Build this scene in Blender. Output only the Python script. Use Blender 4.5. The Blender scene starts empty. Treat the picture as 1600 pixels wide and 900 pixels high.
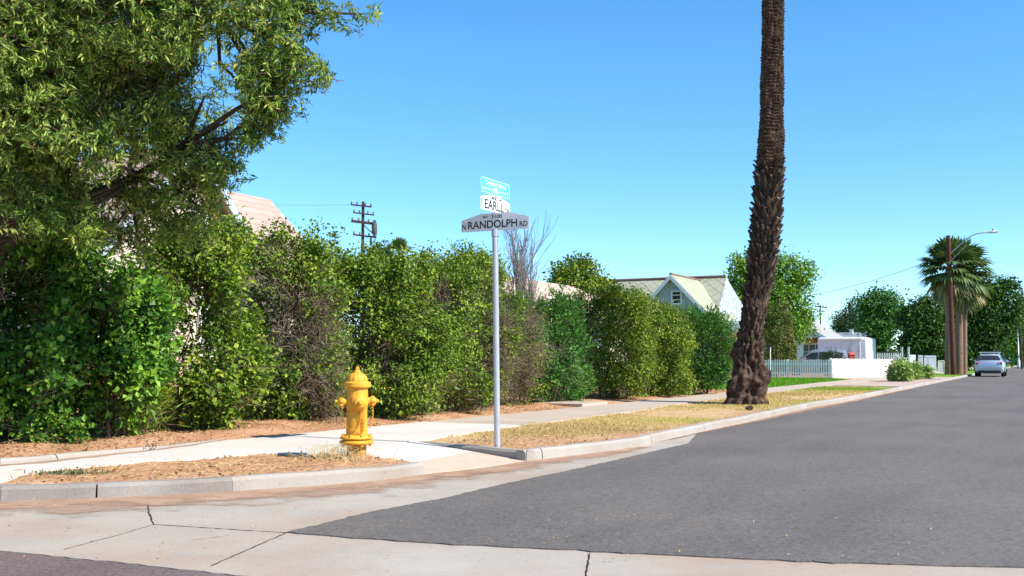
import bpy, bmesh, math, random
import numpy as np
from mathutils import Vector, Matrix

SC = bpy.context.scene
COL = SC.collection
R = math.radians

# ------------------------------------------------------------------ camera, sky, sun, exposure
F, CAMH, HOR = 1620.0, 1.22, 560.0
PITCH = math.atan((HOR - 450.0) / F)
cd = bpy.data.cameras.new("camera")
cd.sensor_width = 36.0
cd.lens = 36.0 * F / 1600.0
cd.clip_start = 0.05
cd.clip_end = 6000.0
cam = bpy.data.objects.new("camera", cd)
COL.objects.link(cam)
cam.location = (0, 0, CAMH)
cam.rotation_euler = (math.pi / 2 + PITCH, 0, 0)
SC.camera = cam

SUN_EL, SUN_AZ = R(41.5), math.atan2(0.87, -0.493)
w = bpy.data.worlds.new("World")
SC.world = w
w.use_nodes = True
nt = w.node_tree
nt.nodes.clear()
sky = nt.nodes.new("ShaderNodeTexSky")
sky.sky_type = 'NISHITA'
sky.sun_disc = False
sky.sun_elevation = SUN_EL
sky.sun_rotation = SUN_AZ
sky.altitude = 1200
sky.air_density = 1.0
sky.dust_density = 0.0
sky.ozone_density = 2.2
bg = nt.nodes.new("ShaderNodeBackground")
bg.inputs[1].default_value = 0.134
ow = nt.nodes.new("ShaderNodeOutputWorld")
hs = nt.nodes.new("ShaderNodeHueSaturation")
hs.inputs["Hue"].default_value = 0.496
hs.inputs["Saturation"].default_value = 1.30
nt.links.new(sky.outputs[0], hs.inputs["Color"])
tc = nt.nodes.new("ShaderNodeTexCoord")
sxyz = nt.nodes.new("ShaderNodeSeparateXYZ")
nt.links.new(tc.outputs["Generated"], sxyz.inputs[0])
hz = nt.nodes.new("ShaderNodeValToRGB")          # clear dry air: the band above the horizon stays blue
hz.color_ramp.elements[0].position = 0.0
hz.color_ramp.elements[0].color = (0.60, 0.80, 1.0, 1)
hz.color_ramp.elements[1].position = 0.30
hz.color_ramp.elements[1].color = (1, 1, 1, 1)
nt.links.new(sxyz.outputs[2], hz.inputs[0])
mm = nt.nodes.new("ShaderNodeMix")
mm.data_type, mm.blend_type = 'RGBA', 'MULTIPLY'
mm.inputs[0].default_value = 1.0
nt.links.new(hs.outputs[0], mm.inputs[6])
nt.links.new(hz.outputs[0], mm.inputs[7])
nt.links.new(mm.outputs[2], bg.inputs[0])
nt.links.new(bg.outputs[0], ow.inputs[0])

sd = bpy.data.lights.new("sun", 'SUN')
sd.energy = 4.6
sd.angle = R(0.53)
sd.color = (1.0, 0.93, 0.82)
sun = bpy.data.objects.new("sun", sd)
COL.objects.link(sun)
sdir = Vector((math.sin(SUN_AZ) * math.cos(SUN_EL), math.cos(SUN_AZ) * math.cos(SUN_EL), math.sin(SUN_EL)))
sun.rotation_euler = (-sdir).to_track_quat('-Z', 'Y').to_euler()
sun.location = (20, -12, 30)

vs = SC.view_settings
SC.display_settings.display_device = 'sRGB'
vs.view_transform = 'Standard'
vs.look = 'None'
vs.exposure = 0.88
vs.gamma = 1.0
vs.use_curve_mapping = False

# ------------------------------------------------------------------ geometry helpers
UX, UY = math.sin(R(27.63)), math.cos(R(27.63))       # along the street
NX, NY = -UY, UX                                      # to the left of the street
U3, N3 = Vector((UX, UY, 0)), Vector((NX, NY, 0))


def ray(px, py):
    x, y = (px - 800.0) / F, (450.0 - py) / F
    c, s = math.cos(PITCH), math.sin(PITCH)
    return Vector((x, c - y * s, s + y * c))


def G(px, py, z=0.0):
    d = ray(px, py)
    k = (z - CAMH) / d.z
    return Vector((d.x * k, d.y * k, z))


def Q(px, py, Y):
    d = ray(px, py)
    k = Y / d.y
    return Vector((d.x * k, Y, CAMH + d.z * k))


def ST(s, t, z=0.0):
    return Vector((s * UX + t * NX, s * UY + t * NY, z))


def to_st(v):
    return (v[0] * UX + v[1] * UY, v[0] * NX + v[1] * NY)


def tag(o, label=None, cat=None, group=None, kind=None):
    if label: o["label"] = label
    if cat: o["category"] = cat
    if group: o["group"] = group
    if kind: o["kind"] = kind
    return o


def empty(name, loc, rz=0.0):
    o = bpy.data.objects.new(name, None)
    COL.objects.link(o)
    o.empty_display_size = 0.2
    o.location = loc
    o.rotation_euler = (0, 0, rz)
    return o


def link(name, me, parent=None):
    o = bpy.data.objects.new(name, me)
    COL.objects.link(o)
    if parent: o.parent = parent
    return o


class MB:
    """collects simple shapes; build() links them as one mesh object"""
    def __init__(s):
        s.v, s.f, s.m, s.sm = [], [], [], []

    def add(s, vs_, fs, mi=0, smooth=False):
        b = len(s.v)
        s.v += [tuple(p) for p in vs_]
        for f in fs:
            s.f.append(tuple(b + i for i in f)); s.m.append(mi); s.sm.append(smooth)

    def box(s, c, size, mi=0, M=None, ax=None):
        x, y, z = [a / 2 for a in size]
        pts = [Vector((i * x, j * y, k * z)) for i in (-1, 1) for j in (-1, 1) for k in (-1, 1)]
        if ax: pts = [ax[0] * p.x + ax[1] * p.y + ax[2] * p.z for p in pts]
        c = Vector(c)
        pts = [p + c for p in pts]
        if M is not None: pts = [M @ p for p in pts]
        s.add(pts, [(0, 1, 3, 2), (4, 6, 7, 5), (0, 4, 5, 1), (2, 3, 7, 6), (0, 2, 6, 4), (1, 5, 7, 3)], mi)

    def prism(s, poly, z0, z1, mi=0):
        n = len(poly)
        pts = [(p[0], p[1], z0) for p in poly] + [(p[0], p[1], z1) for p in poly]
        s.add(pts, [tuple(range(n))[::-1], tuple(range(n, 2 * n))] + [(i, (i + 1) % n, n + (i + 1) % n, n + i) for i in range(n)], mi)

    def extrude(s, poly3, vec, mi=0):
        n = len(poly3); vec = Vector(vec)
        pts = [Vector(p) for p in poly3]; pts += [p + vec for p in pts]
        s.add(pts, [tuple(range(n))[::-1], tuple(range(n, 2 * n))] + [(i, (i + 1) % n, n + (i + 1) % n, n + i) for i in range(n)], mi)

    def tube(s, pts, rad, seg=8, mi=0, cap=True, smooth=True):
        pts = [Vector(p) for p in pts]
        if not hasattr(rad, '__len__'): rad = [rad] * len(pts)
        ref = None; rings = []
        for i, p in enumerate(pts):
            d = (pts[min(i + 1, len(pts) - 1)] - pts[max(i - 1, 0)]).normalized()
            if ref is None: ref = d.orthogonal().normalized()
            ref = (ref - d * ref.dot(d)).normalized()
            q = d.cross(ref)
            rings.append([p + (ref * math.cos(a) + q * math.sin(a)) * rad[i] for a in [2 * math.pi * k / seg for k in range(seg)]])
        vv = [x for r_ in rings for x in r_]
        ff = []
        for i in range(len(pts) - 1):
            for k in range(seg):
                ff.append((i * seg + k, i * seg + (k + 1) % seg, (i + 1) * seg + (k + 1) % seg, (i + 1) * seg + k))
        s.add(vv, ff, mi, smooth)
        if cap:
            s.add(rings[0], [tuple(range(seg))[::-1]], mi); s.add(rings[-1], [tuple(range(seg))], mi)

    def lathe(s, prof, seg=24, M=None, mi=0, smooth=True, caps=True):
        vv = []
        for r_, z in prof:
            for k in range(seg):
                a = 2 * math.pi * k / seg
                vv.append(Vector((r_ * math.cos(a), r_ * math.sin(a), z)))
        if M is not None: vv = [M @ p for p in vv]
        ff = []
        for i in range(len(prof) - 1):
            for k in range(seg):
                ff.append((i * seg + k, i * seg + (k + 1) % seg, (i + 1) * seg + (k + 1) % seg, (i + 1) * seg + k))
        s.add(vv, ff, mi, smooth)
        if caps:
            s.add(vv[:seg], [tuple(range(seg))[::-1]], mi); s.add(vv[-seg:], [tuple(range(seg))], mi)

    def mesh(s, name, mats):
        me = bpy.data.meshes.new(name)
        me.from_pydata(s.v, [], s.f)
        if not isinstance(mats, (list, tuple)): mats = [mats]
        for m in mats: me.materials.append(m)
        me.polygons.foreach_set("material_index", s.m)
        me.polygons.foreach_set("use_smooth", s.sm)
        me.update()
        return me

    def build(s, name, mats, parent=None, bevel=0.0, loc=None):
        o = link(name, s.mesh(name, mats), parent)
        if loc is not None: o.location = loc
        if bevel:
            b = o.modifiers.new("bevel", 'BEVEL')
            b.width = bevel; b.segments = 2; b.limit_method = 'ANGLE'; b.angle_limit = R(40)
        return o


def np_mesh(name, V, Fq, mats, tint=None, parent=None, smooth=False, mi=None):
    V = np.ascontiguousarray(V, dtype=np.float32); Fq = np.ascontiguousarray(Fq, dtype=np.int32)
    k = Fq.shape[1]
    me = bpy.data.meshes.new(name)
    me.vertices.add(len(V)); me.vertices.foreach_set("co", V.ravel())
    me.loops.add(Fq.size); me.loops.foreach_set("vertex_index", Fq.ravel())
    me.polygons.add(len(Fq))
    me.polygons.foreach_set("loop_start", np.arange(0, Fq.size, k, dtype=np.int32))
    if not isinstance(mats, (list, tuple)): mats = [mats]
    for m in mats: me.materials.append(m)
    if mi is not None: me.polygons.foreach_set("material_index", np.ascontiguousarray(mi, dtype=np.int32))
    me.polygons.foreach_set("use_smooth", np.full(len(Fq), smooth))
    me.update(calc_edges=True)
    if tint is not None:
        a = me.attributes.new("tint", 'FLOAT', 'FACE')
        a.data.foreach_set("value", np.ascontiguousarray(tint, dtype=np.float32))
    return link(name, me, parent)


def nrm(a):
    return a / np.maximum(np.linalg.norm(a, axis=-1, keepdims=True), 1e-9)


_wr = np.random.RandomState(5)
_WK = _wr.normal(size=(4, 14, 3)); _WP = _wr.uniform(0, 6.28, (4, 14))


def wav(P, scale, seed=0):
    """smooth pseudo noise, about -1..1"""
    K = nrm(_WK[seed % 4]) * np.linspace(.6, 1.7, 14)[:, None]
    return np.sin((P * scale) @ K.T + _WP[seed % 4] + seed).sum(1) / 3.4


# ------------------------------------------------------------------ materials
class NT:
    def __init__(s, name):
        s.mat = bpy.data.materials.new(name); s.mat.use_nodes = True
        s.n = s.mat.node_tree.nodes; s.l = s.mat.node_tree.links
        s.b = s.n["Principled BSDF"]; s.out = s.n["Material Output"]

    def new(s, t, **k):
        n = s.n.new(t)
        for a, v in k.items(): setattr(n, a, v)
        return n

    def put(s, sock, v):
        if isinstance(v, bpy.types.NodeSocket): s.l.new(v, sock)
        else: sock.default_value = v

    def pos(s): return s.new("ShaderNodeNewGeometry").outputs["Position"]

    def obj(s): return s.new("ShaderNodeTexCoord").outputs["Object"]

    def noise(s, scale, detail=4, vec=None, rough=.55):
        n = s.new("ShaderNodeTexNoise"); n.inputs["Scale"].default_value = scale
        n.inputs["Detail"].default_value = detail; n.inputs["Roughness"].default_value = rough
        s.l.new(vec if vec is not None else s.pos(), n.inputs["Vector"])
        return n.outputs["Fac"]

    def ramp(s, fac, stops):
        n = s.new("ShaderNodeValToRGB"); s.l.new(fac, n.inputs[0])
        e = n.color_ramp.elements
        while len(e) < len(stops): e.new(0.5)
        for i, (p, c) in enumerate(stops):
            e[i].position = p; e[i].color = (c[0], c[1], c[2], 1) if hasattr(c, '__len__') else (c, c, c, 1)
        return n.outputs[0]

    def mix(s, fac, a, b, mode='MIX'):
        n = s.new("ShaderNodeMix", data_type='RGBA', blend_type=mode)
        s.put(n.inputs[0], fac)
        for sk, v in ((n.inputs[6], a), (n.inputs[7], b)):
            s.put(sk, (*v, 1) if isinstance(v, tuple) and len(v) == 3 else v)
        return n.outputs[2]

    def math(s, op, a, b=0.0, c=0.0):
        n = s.new("ShaderNodeMath", operation=op)
        s.put(n.inputs[0], a); s.put(n.inputs[1], b); s.put(n.inputs[2], c)
        return n.outputs[0]

    def dot(s, v, d):
        n = s.new("ShaderNodeVectorMath", operation='DOT_PRODUCT')
        s.l.new(v, n.inputs[0]); n.inputs[1].default_value = d
        return n.outputs["Value"]

    def scale(s, v, d):
        n = s.new("ShaderNodeVectorMath", operation='MULTIPLY')
        s.l.new(v, n.inputs[0]); n.inputs[1].default_value = d
        return n.outputs[0]

    def bump(s, h, strength=.3, dist=.02):
        n = s.new("ShaderNodeBump"); n.inputs["Strength"].default_value = strength
        n.inputs["Distance"].default_value = dist
        s.l.new(h, n.inputs["Height"]); s.l.new(n.outputs[0], s.b.inputs["Normal"])

    def attr(s, name):
        return s.new("ShaderNodeAttribute", attribute_name=name).outputs["Fac"]

    def fin(s, col=None, rough=.6, spec=.3, metal=0.0):
        if col is not None: s.put(s.b.inputs["Base Color"], (*col, 1) if isinstance(col, tuple) and len(col) == 3 else col)
        s.put(s.b.inputs["Roughness"], rough); s.put(s.b.inputs["Metallic"], metal)
        s.put(s.b.inputs["Specular IOR Level"], spec)
        return s.mat


def m_plain(name, col, rough=.55, spec=.3, metal=0.0, var=.18, sc=6.0, bump=0.0, bsc=60.0):
    t = NT(name)
    d = tuple(c * (1 - var) for c in col); u = tuple(min(1, c * (1 + var * .6)) for c in col)
    c = t.ramp(t.noise(sc, 5), [(.3, d), (.7, u)])
    if bump: t.bump(t.noise(bsc, 4), bump, .01)
    return t.fin(c, rough, spec, metal)


def m_leaf(name, stops, rough=.5, trans=.2, spec=.3):
    t = NT(name)
    c = t.ramp(t.attr("tint"), stops)
    t.fin(c, rough, spec)
    tr = t.new("ShaderNodeBsdfTranslucent")
    t.l.new(t.mix(1.0, c, (1.25, 1.3, .5), 'MULTIPLY'), tr.inputs[0])
    mx = t.new("ShaderNodeMixShader"); mx.inputs[0].default_value = trans
    t.l.new(t.b.outputs[0], mx.inputs[1]); t.l.new(tr.outputs[0], mx.inputs[2])
    t.l.new(mx.outputs[0], t.out.inputs[0])
    return t.mat


def m_asphalt(name, lo, hi, warm):
    t = NT(name); p = t.pos()
    big = t.noise(.35, 5, p)
    sv = t.new("ShaderNodeCombineXYZ"); t.l.new(t.math("MULTIPLY", t.dot(p, (UX, UY, 0)), .22), sv.inputs[0]); t.l.new(t.dot(p, (NX, NY, 0)), sv.inputs[1])
    streak = t.noise(1.1, 6, sv.outputs[0])
    grain = t.noise(34, 3, p, .75)
    fine = t.noise(95, 3, p, .7)
    vor = t.new("ShaderNodeTexVoronoi"); vor.inputs["Scale"].default_value = 70; t.l.new(p, vor.inputs["Vector"])
    c = t.ramp(fine, [(.25, lo), (.75, hi)])
    c = t.mix(t.ramp(big, [(.4, 0.0), (.65, .75)]), c, warm)
    c = t.mix(t.ramp(streak, [(.45, 0.0), (.7, .35)]), c, tuple(x * .75 for x in lo))
    c = t.mix(t.ramp(grain, [(.36, .55), (.5, 0.0)]), c, tuple(x * .5 for x in lo))
    c = t.mix(t.ramp(grain, [(.56, 0.0), (.72, .5)]), c, tuple(x * 1.5 for x in hi))
    sp = t.ramp(vor.outputs["Color"], [(.88, 0.0), (.93, 1.0)])
    c = t.mix(t.math('MULTIPLY', sp, .32), c, (.26, .23, .20))
    sp2 = t.ramp(t.noise(9, 2, p), [(.70, 0.0), (.76, .5)])
    c = t.mix(sp2, c, tuple(x * 1.5 for x in warm))
    t.bump(fine, .55, .012)
    return t.fin(c, .85, .2)


def m_concrete(name, lo, hi, stain, joints=None, stain_amt=.5, jw=.012):
    t = NT(name); p = t.pos()
    c = t.ramp(t.noise(1.1, 6, p), [(.3, lo), (.7, hi)])
    c = t.mix(t.math('MULTIPLY', t.ramp(t.noise(.55, 6, t.scale(p, (1, 1.6, 1))), [(.42, 0.0), (.66, 1.0)]), stain_amt), c, stain)
    fine = t.noise(60, 4, p, .7)
    c = t.mix(.35, c, t.ramp(fine, [(.3, tuple(x * .72 for x in lo)), (.7, hi)]))
    c = t.mix(t.ramp(t.noise(16, 3, p), [(.68, 0.0), (.74, .45)]), c, tuple(x * .5 for x in stain))
    if joints:
        axis, every, off = joints
        d = t.math('ADD', t.dot(p, axis), off)
        m = t.math('MODULO', t.math('ADD', d, 400.0), every)
        j = t.math('LESS_THAN', m, jw)
        c = t.mix(j, c, tuple(x * .28 for x in lo))
    t.bump(fine, .25, .006)
    return t.fin(c, .9, .15)


# leaves
def stops(a, b, c, yl=None):
    s_ = [(0.0, a), (.45, b), (.85, c)]
    if yl: s_.append((1.0, yl))
    return s_


L_PRIVET = m_leaf("privet leaf", stops((.035, .08, .008), (.118, .205, .016), (.28, .37, .035), (.38, .38, .04)))
L_DARK = m_leaf("broad leaf", stops((.018, .06, .007), (.065, .175, .014), (.20, .37, .03), (.24, .34, .04)))
L_YEL = m_leaf("yellow green leaf", stops((.045, .095, .008), (.125, .20, .014), (.29, .36, .03), (.40, .38, .05)))
L_OLEA = m_leaf("oleander leaf", stops((.018, .07, .012), (.05, .165, .022), (.13, .30, .045), (.20, .33, .06)))
L_ASH = m_leaf("ash leaf", stops((.04, .095, .014), (.145, .245, .034), (.36, .46, .10), (.48, .38, .07)), .5, .26)
L_LIME = m_leaf("bright tree leaf", stops((.06, .15, .012), (.14, .28, .02), (.25, .41, .04), (.32, .42, .06)))
L_DEEP = m_leaf("deep green leaf", stops((.010, .045, .006), (.03, .095, .012), (.085, .175, .022), (.14, .19, .03)))
L_PINE = m_leaf("pine needle", stops((.03, .07, .03), (.05, .10, .04), (.09, .14, .06)))
L_FAN = m_leaf("fan palm frond", stops((.05, .10, .03), (.10, .16, .05), (.18, .21, .09), (.36, .30, .14)), .45, .2)
L_STRAW = m_leaf("dry grass", stops((.50, .37, .17), (.60, .47, .22), (.48, .46, .14), (.26, .36, .05)), .7, .2, .1)
L_LAWN = m_leaf("lawn blade", stops((.07, .20, .01), (.12, .29, .015), (.20, .37, .03), (.34, .38, .08)), .6, .25, .15)
L_LITTER = m_leaf("fallen leaf", stops((.16, .08, .035), (.33, .19, .08), (.50, .34, .15), (.42, .38, .12)), .8, .1, .1)
L_AUTUMN = m_leaf("rusty green leaf", stops((.05, .09, .012), (.10, .14, .02), (.19, .17, .03), (.36, .17, .03)))
L_DEAD = m_leaf("dead brown leaf", stops((.12, .06, .03), (.20, .11, .06), (.28, .17, .09)), .8, .1, .1)
M_TWIG = m_plain("grey twig", (.235, .185, .13), .85, .1, var=.35, sc=9)
M_STEM = m_plain("brown stem", (.12, .085, .06), .9, .1, var=.35, sc=12)
L_PALE = m_leaf("pale bush leaf", stops((.10, .20, .03), (.22, .34, .06), (.42, .50, .16), (.6, .62, .36)))
M_BARK = m_plain("grey bark", (.085, .065, .05), .9, .1, var=.4, sc=7, bump=.8, bsc=25)


# ------------------------------------------------------------------ vegetation helpers
def leaf_quads(P, A, Nn, L, W, fold=.12, curl=.15):
    """P base points, A axes, Nn rough normals; returns verts, faces"""
    n = len(P)
    A = nrm(A); S = nrm(np.cross(A, Nn)); Nn = np.cross(S, A)
    L = np.broadcast_to(L, (n,))[:, None]; W = np.broadcast_to(W, (n,))[:, None]
    V = np.empty((n, 4, 3))
    mid = P + A * L * .45
    V[:, 0] = P
    V[:, 1] = mid + S * W * .5 + Nn * W * fold
    V[:, 2] = P + A * L - Nn * L * curl
    V[:, 3] = mid - S * W * .5 + Nn * W * fold
    return V.reshape(-1, 3), np.arange(n * 4).reshape(n, 4)


def twig_mesh(P0, P1, r0, r1, sides=3):
    """straight tapered twigs, vectorised"""
    n = len(P0)
    d = nrm(P1 - P0)
    ref = np.where(np.abs(d[:, 2:3]) > .9, np.array([[1., 0, 0]]), np.array([[0, 0, 1.]]))
    a = nrm(np.cross(d, ref)); b = np.cross(d, a)
    r0 = np.broadcast_to(r0, (n,))[:, None]; r1 = np.broadcast_to(r1, (n,))[:, None]
    V = np.empty((n, 2 * sides, 3))
    for k in range(sides):
        an = 2 * math.pi * k / sides
        o = a * math.cos(an) + b * math.sin(an)
        V[:, k] = P0 + o * r0; V[:, sides + k] = P1 + o * r1
    f = np.array([(k, (k + 1) % sides, sides + (k + 1) % sides, sides + k) for k in range(sides)])
    Fq = (np.arange(n)[:, None, None] * (2 * sides) + f[None]).reshape(-1, 4)
    return V.reshape(-1, 3), Fq


def cat_mesh(parts):
    V, Fq, b = [], [], 0
    for v, f in parts:
        V.append(v); Fq.append(f + b); b += len(v)
    return np.concatenate(V), np.concatenate(Fq)


def cluster_leaves(rng, C, O, per, spread, L, W, up=.5, droop=0.0, outw=.8):
    k = len(C)
    n = k * per
    ci = np.repeat(np.arange(k), per)
    P = C[ci] + rng.normal(size=(n, 3)) * spread
    A = O[ci] * outw + rng.normal(size=(n, 3)) * .75 + np.array([0, 0, -droop])
    Nn = np.array([0, 0, up]) + O[ci] * .6 + rng.normal(size=(n, 3)) * .5
    s_ = rng.uniform(.5, 1.35, n) * np.repeat(rng.uniform(.7, 1.3, k), per)
    V, Fq = leaf_quads(P, A, Nn, L * s_, W * s_ * rng.uniform(.8, 1.2, n))
    tint = np.clip(rng.normal(.44, .20, n) + np.repeat(rng.normal(0, .20, k), per), 0, .9)
    tint = np.where(rng.uniform(size=n) < .008, 1.0, tint)
    return V, Fq, tint


def stem_branches(rng, base, tips, nseg=4, r=.02):
    """crooked stems from base points to tips"""
    P0, P1, r0, r1 = [], [], [], []
    for b, t in zip(base, tips):
        p = np.array(b, float); t = np.array(t, float)
        L = np.linalg.norm(t - p)
        rr = r * rng.uniform(.7, 1.3)
        for i in range(nseg):
            q = b + (t - b) * (i + 1) / nseg + rng.normal(size=3) * L * .045 * (i < nseg - 1)
            P0.append(p); P1.append(q); r0.append(rr * (1 - .75 * i / nseg)); r1.append(rr * (1 - .75 * (i + 1) / nseg))
            p = q
    return twig_mesh(np.array(P0), np.array(P1), np.array(r0), np.array(r1), 5)


def shrub(name, label, cat, x0, x1, ytop, ybase, thick, leaf, Lf=.06, Wf=.035, n=11000, seed=1, power=3.2,
          hole=.75, dead=2.0, twigs=900, zb=.16, up=.5, group=None, droop=.2, fill=.3, shoots=0, shell=.5, fr=1.0, rough=1.0, pock=.30, see=False, drytwig=.10, deadbias=None):
    rng = np.random.RandomState(seed)
    g = G((x0 + x1) / 2, ybase, zb)
    dirv = Vector((g.x, g.y, 0)).normalized()
    c = g + dirv * thick * .5
    Yc = c.y
    rx = (x1 - x0) / 2 / F * Yc
    h = Q(0, ytop, Yc).z - zb
    ry = thick / 2
    root = empty(name, (c.x, c.y, zb))
    tag(root, label, cat, group)
    n = int(n * 1.9); Lf *= 1.12; Wf *= 1.2; pz = np.array([1, 1, .5])
    per = 24
    K = n // per
    pts, out = [], []
    tot = 0
    while tot < K:
        p = rng.uniform(-1.15, 1.15, (6000, 3))
        q = (np.abs(p) ** power).sum(1) ** (1 / power)
        pm = p * [rx, ry, h / 2]
        lim = 1 + rough * (.13 * wav(pm + seed * 3.1, 1.9, seed) + .13 * wav(pm + seed, 5.5, seed + 1) + .06 * wav(pm + seed, 11, seed + 3))
        taper = 1.0 - (1 - fr) * (p[:, 2] < -.2) * (-.2 - p[:, 2])
        qq = q / (lim * taper)
        acc = (qq < 1) & (rng.uniform(size=len(p)) < fill * .5 + (1 - fill * .5) * np.clip((qq - shell) / (.97 - shell), 0, 1) ** 1.2)
        keep = (wav(pm * pz + seed * 7.7, 4.4, seed + 2) < hole * 1.0) & (wav(pm * pz + seed * 2.7, 9.5, seed) < pock)
        acc &= keep | ((p[:, 1] > .25) & (not see))
        acc &= (p[:, 2] > -.78) | (rng.uniform(size=len(p)) < .3)
        p = p[acc]
        pts.append(p); out.append(nrm(np.sign(p) * np.abs(p) ** (power - 1) / np.array([rx, ry, h / 2])))
        tot += len(p)
    p = np.concatenate(pts)[:K]; O = np.concatenate(out)[:K]
    C = p * np.array([rx, ry, h / 2]) + np.array([0, 0, h / 2])
    C[:, 2] = np.maximum(C[:, 2], .04)
    dm = wav(C * np.array([1, 1, .6]) + seed * 1.7, 2.3, seed + 3) + .35 * wav(C + seed, 6.0, seed)
    if deadbias is not None:
        dm = dm + 1.6 * np.exp(-(((p[:, 0] - deadbias[0]) / deadbias[2]) ** 2 + ((p[:, 2] - deadbias[1]) / deadbias[3]) ** 2))
    deadm = ((dm > dead) & (p[:, 1] < .3) & (rng.uniform(size=len(C)) < .76)) | (rng.uniform(size=len(C)) < drytwig)
    C0, O0 = C[~deadm], O[~deadm]
    if shoots:
        sb = np.stack([rng.uniform(-.8, .8, shoots) * rx, rng.uniform(-.6, .6, shoots) * ry, np.full(shoots, h * .93)], 1)
        hh = rng.uniform(.15, .62, shoots)
        tp = sb + np.stack([rng.normal(0, .12, shoots), rng.normal(0, .1, shoots), hh], 1)
        f_ = np.linspace(0.1, 1, 6)
        SC_ = (sb[:, None] + (tp - sb)[:, None] * f_[None, :, None]).reshape(-1, 3)
        C0 = np.concatenate([C0, SC_]); O0 = np.concatenate([O0, nrm(rng.normal(size=SC_.shape) + [0, 0, .6])])
    V, Fq, tint = cluster_leaves(rng, C0, O0, per, .062 + Lf * .42, Lf, Wf, up, droop)
    V[:, 2] = np.maximum(V[:, 2], .01)
    np_mesh("foliage", V, Fq, leaf, tint, root)
    # stems and twigs
    ns = max(4, int(rx * 5))
    base = np.stack([rng.uniform(-.6, .6, ns) * rx, rng.uniform(-.35, .35, ns) * ry, np.full(ns, -.04)], 1)
    tips = base * [1.25, 1.2, 0] + np.stack([rng.normal(0, .15, ns), rng.normal(0, .1, ns), rng.uniform(.6, .92, ns) * h], 1)
    parts = [stem_branches(rng, base, tips, 5, .022)]
    m = min(len(C) * 9 // 10, twigs)
    idx = rng.choice(len(C), m, replace=False)
    T1 = C[idx]
    T0 = T1 * [.62, .5, 1] + np.stack([rng.normal(0, .08, m), rng.normal(0, .06, m), -rng.uniform(.1, .5, m)], 1)
    T0[:, 2] = np.maximum(T0[:, 2], .02)
    parts.append(twig_mesh(T0, T1, .006, .0022))
    np_mesh("stems", *cat_mesh(parts), M_STEM, parent=root)
    if deadm.any():
        D = C[deadm]; DO = O[deadm]
        rep = 8
        D = np.repeat(D, rep, 0); DO = np.repeat(DO, rep, 0)
        k = len(D)
        B = D - DO * rng.uniform(.1, .35, (k, 1)) + rng.normal(size=(k, 3)) * .09 - [0, 0, .08]
        E = D + DO * rng.uniform(.0, .14, (k, 1)) + rng.normal(size=(k, 3)) * .13
        B[:, 2] = np.maximum(B[:, 2], .02); E[:, 2] = np.maximum(E[:, 2], .03)
        Mi = (B + E) / 2 + rng.normal(size=(k, 3)) * .035
        np_mesh("bare_twigs", *cat_mesh([twig_mesh(B, Mi, .0052, .0038), twig_mesh(Mi, E, .0038, .0015)]), M_TWIG, parent=root)
    return root


def crown_leaves(rng, lobes, n, Lf, Wf, per=16, spread=.16, up=.5, droop=.3, shell=.35, hole=9.0, hscale=1.2, fill=.35):
    """lobes: list of (center Vector, (rx,ry,rz))"""
    vol = np.array([l[1][0] * l[1][1] * l[1][2] for l in lobes]) ** .72
    K = n // per
    cnt = np.maximum(2, (K * vol / vol.sum()).astype(int))
    Cs, Os = [], []
    for (c, r_), k in zip(lobes, cnt):
        d = nrm(rng.normal(size=(k * 3, 3)))
        rad = np.where(rng.uniform(size=(k * 3, 1)) < fill, rng.uniform(.1, 1, (k * 3, 1)), rng.uniform(shell, 1.0, (k * 3, 1)) ** .6)
        p = np.array(c)[None] + d * rad * np.array(r_)[None] * (1 + .22 * wav(d * 2.2 + np.array(c), 1.4, 1))[:, None]
        ok = wav(p, hscale, 2) < hole
        p, d = p[ok][:k], d[ok][:k]
        Cs.append(p); Os.append(d)
    return (*cluster_leaves(rng, np.concatenate(Cs), np.concatenate(Os), per, spread, Lf, Wf, up, droop), np.concatenate(Cs))


def limb_mesh(mb, pts, r0, r1, seg=8, wob=0.0, rng=None):
    n = len(pts)
    mb.tube(pts, [r0 + (r1 - r0) * i / (n - 1) for i in range(n)], seg)


def tree(name, label, base, lobes, n, Lf, Wf, leaf, trunk_r, seed, group=None, bark=None, spread=.2, trunk_top=None, cat="tree", droop=.3, **kw):
    rng = np.random.RandomState(seed)
    base = Vector(base)
    root = empty(name, base); tag(root, label, cat, group)
    lob = [(Vector(c) - base, r_) for c, r_ in lobes]
    V, Fq, tint, C = crown_leaves(rng, lob, n, Lf, Wf, spread=spread, droop=droop, **kw)
    np_mesh("crown", V, Fq, leaf, tint, root)
    mb = MB()
    cen = sum((l[0] for l in lob), Vector()) / len(lob)
    fork = Vector((cen.x * .35, cen.y * .35, max(.6, min(l[0].z - l[1][2] * .7 for l in lob)))) if trunk_top is None else Vector(trunk_top)
    mid = fork * .5 + Vector((rng.normal() * .1, rng.normal() * .1, 0))
    mb.tube([(0, 0, -.1), (mid * .2)[:], mid, fork], [trunk_r * 1.35, trunk_r * 1.05, trunk_r * .9, trunk_r * .8], 9)
    for c, r_ in lob:
        m1 = fork.lerp(c, .5) + Vector(rng.normal(size=3) * .12 * r_[0])
        mb.tube([fork, m1, c + Vector((0, 0, r_[2] * .3))], [trunk_r * .55, trunk_r * .35, trunk_r * .1], 6)
    sub = C[rng.choice(len(C), min(len(C), 500), replace=False)]
    for p in sub[:160]:
        c = min((l[0] for l in lob), key=lambda q: (q - Vector(p)).length)
        mb.tube([c, c.lerp(Vector(p), .5) + Vector(rng.normal(size=3) * .05), p], [trunk_r * .12, trunk_r * .08, trunk_r * .03], 4, cap=False)
    mb.build("trunk", bark or M_BARK, root)
    return root


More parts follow.
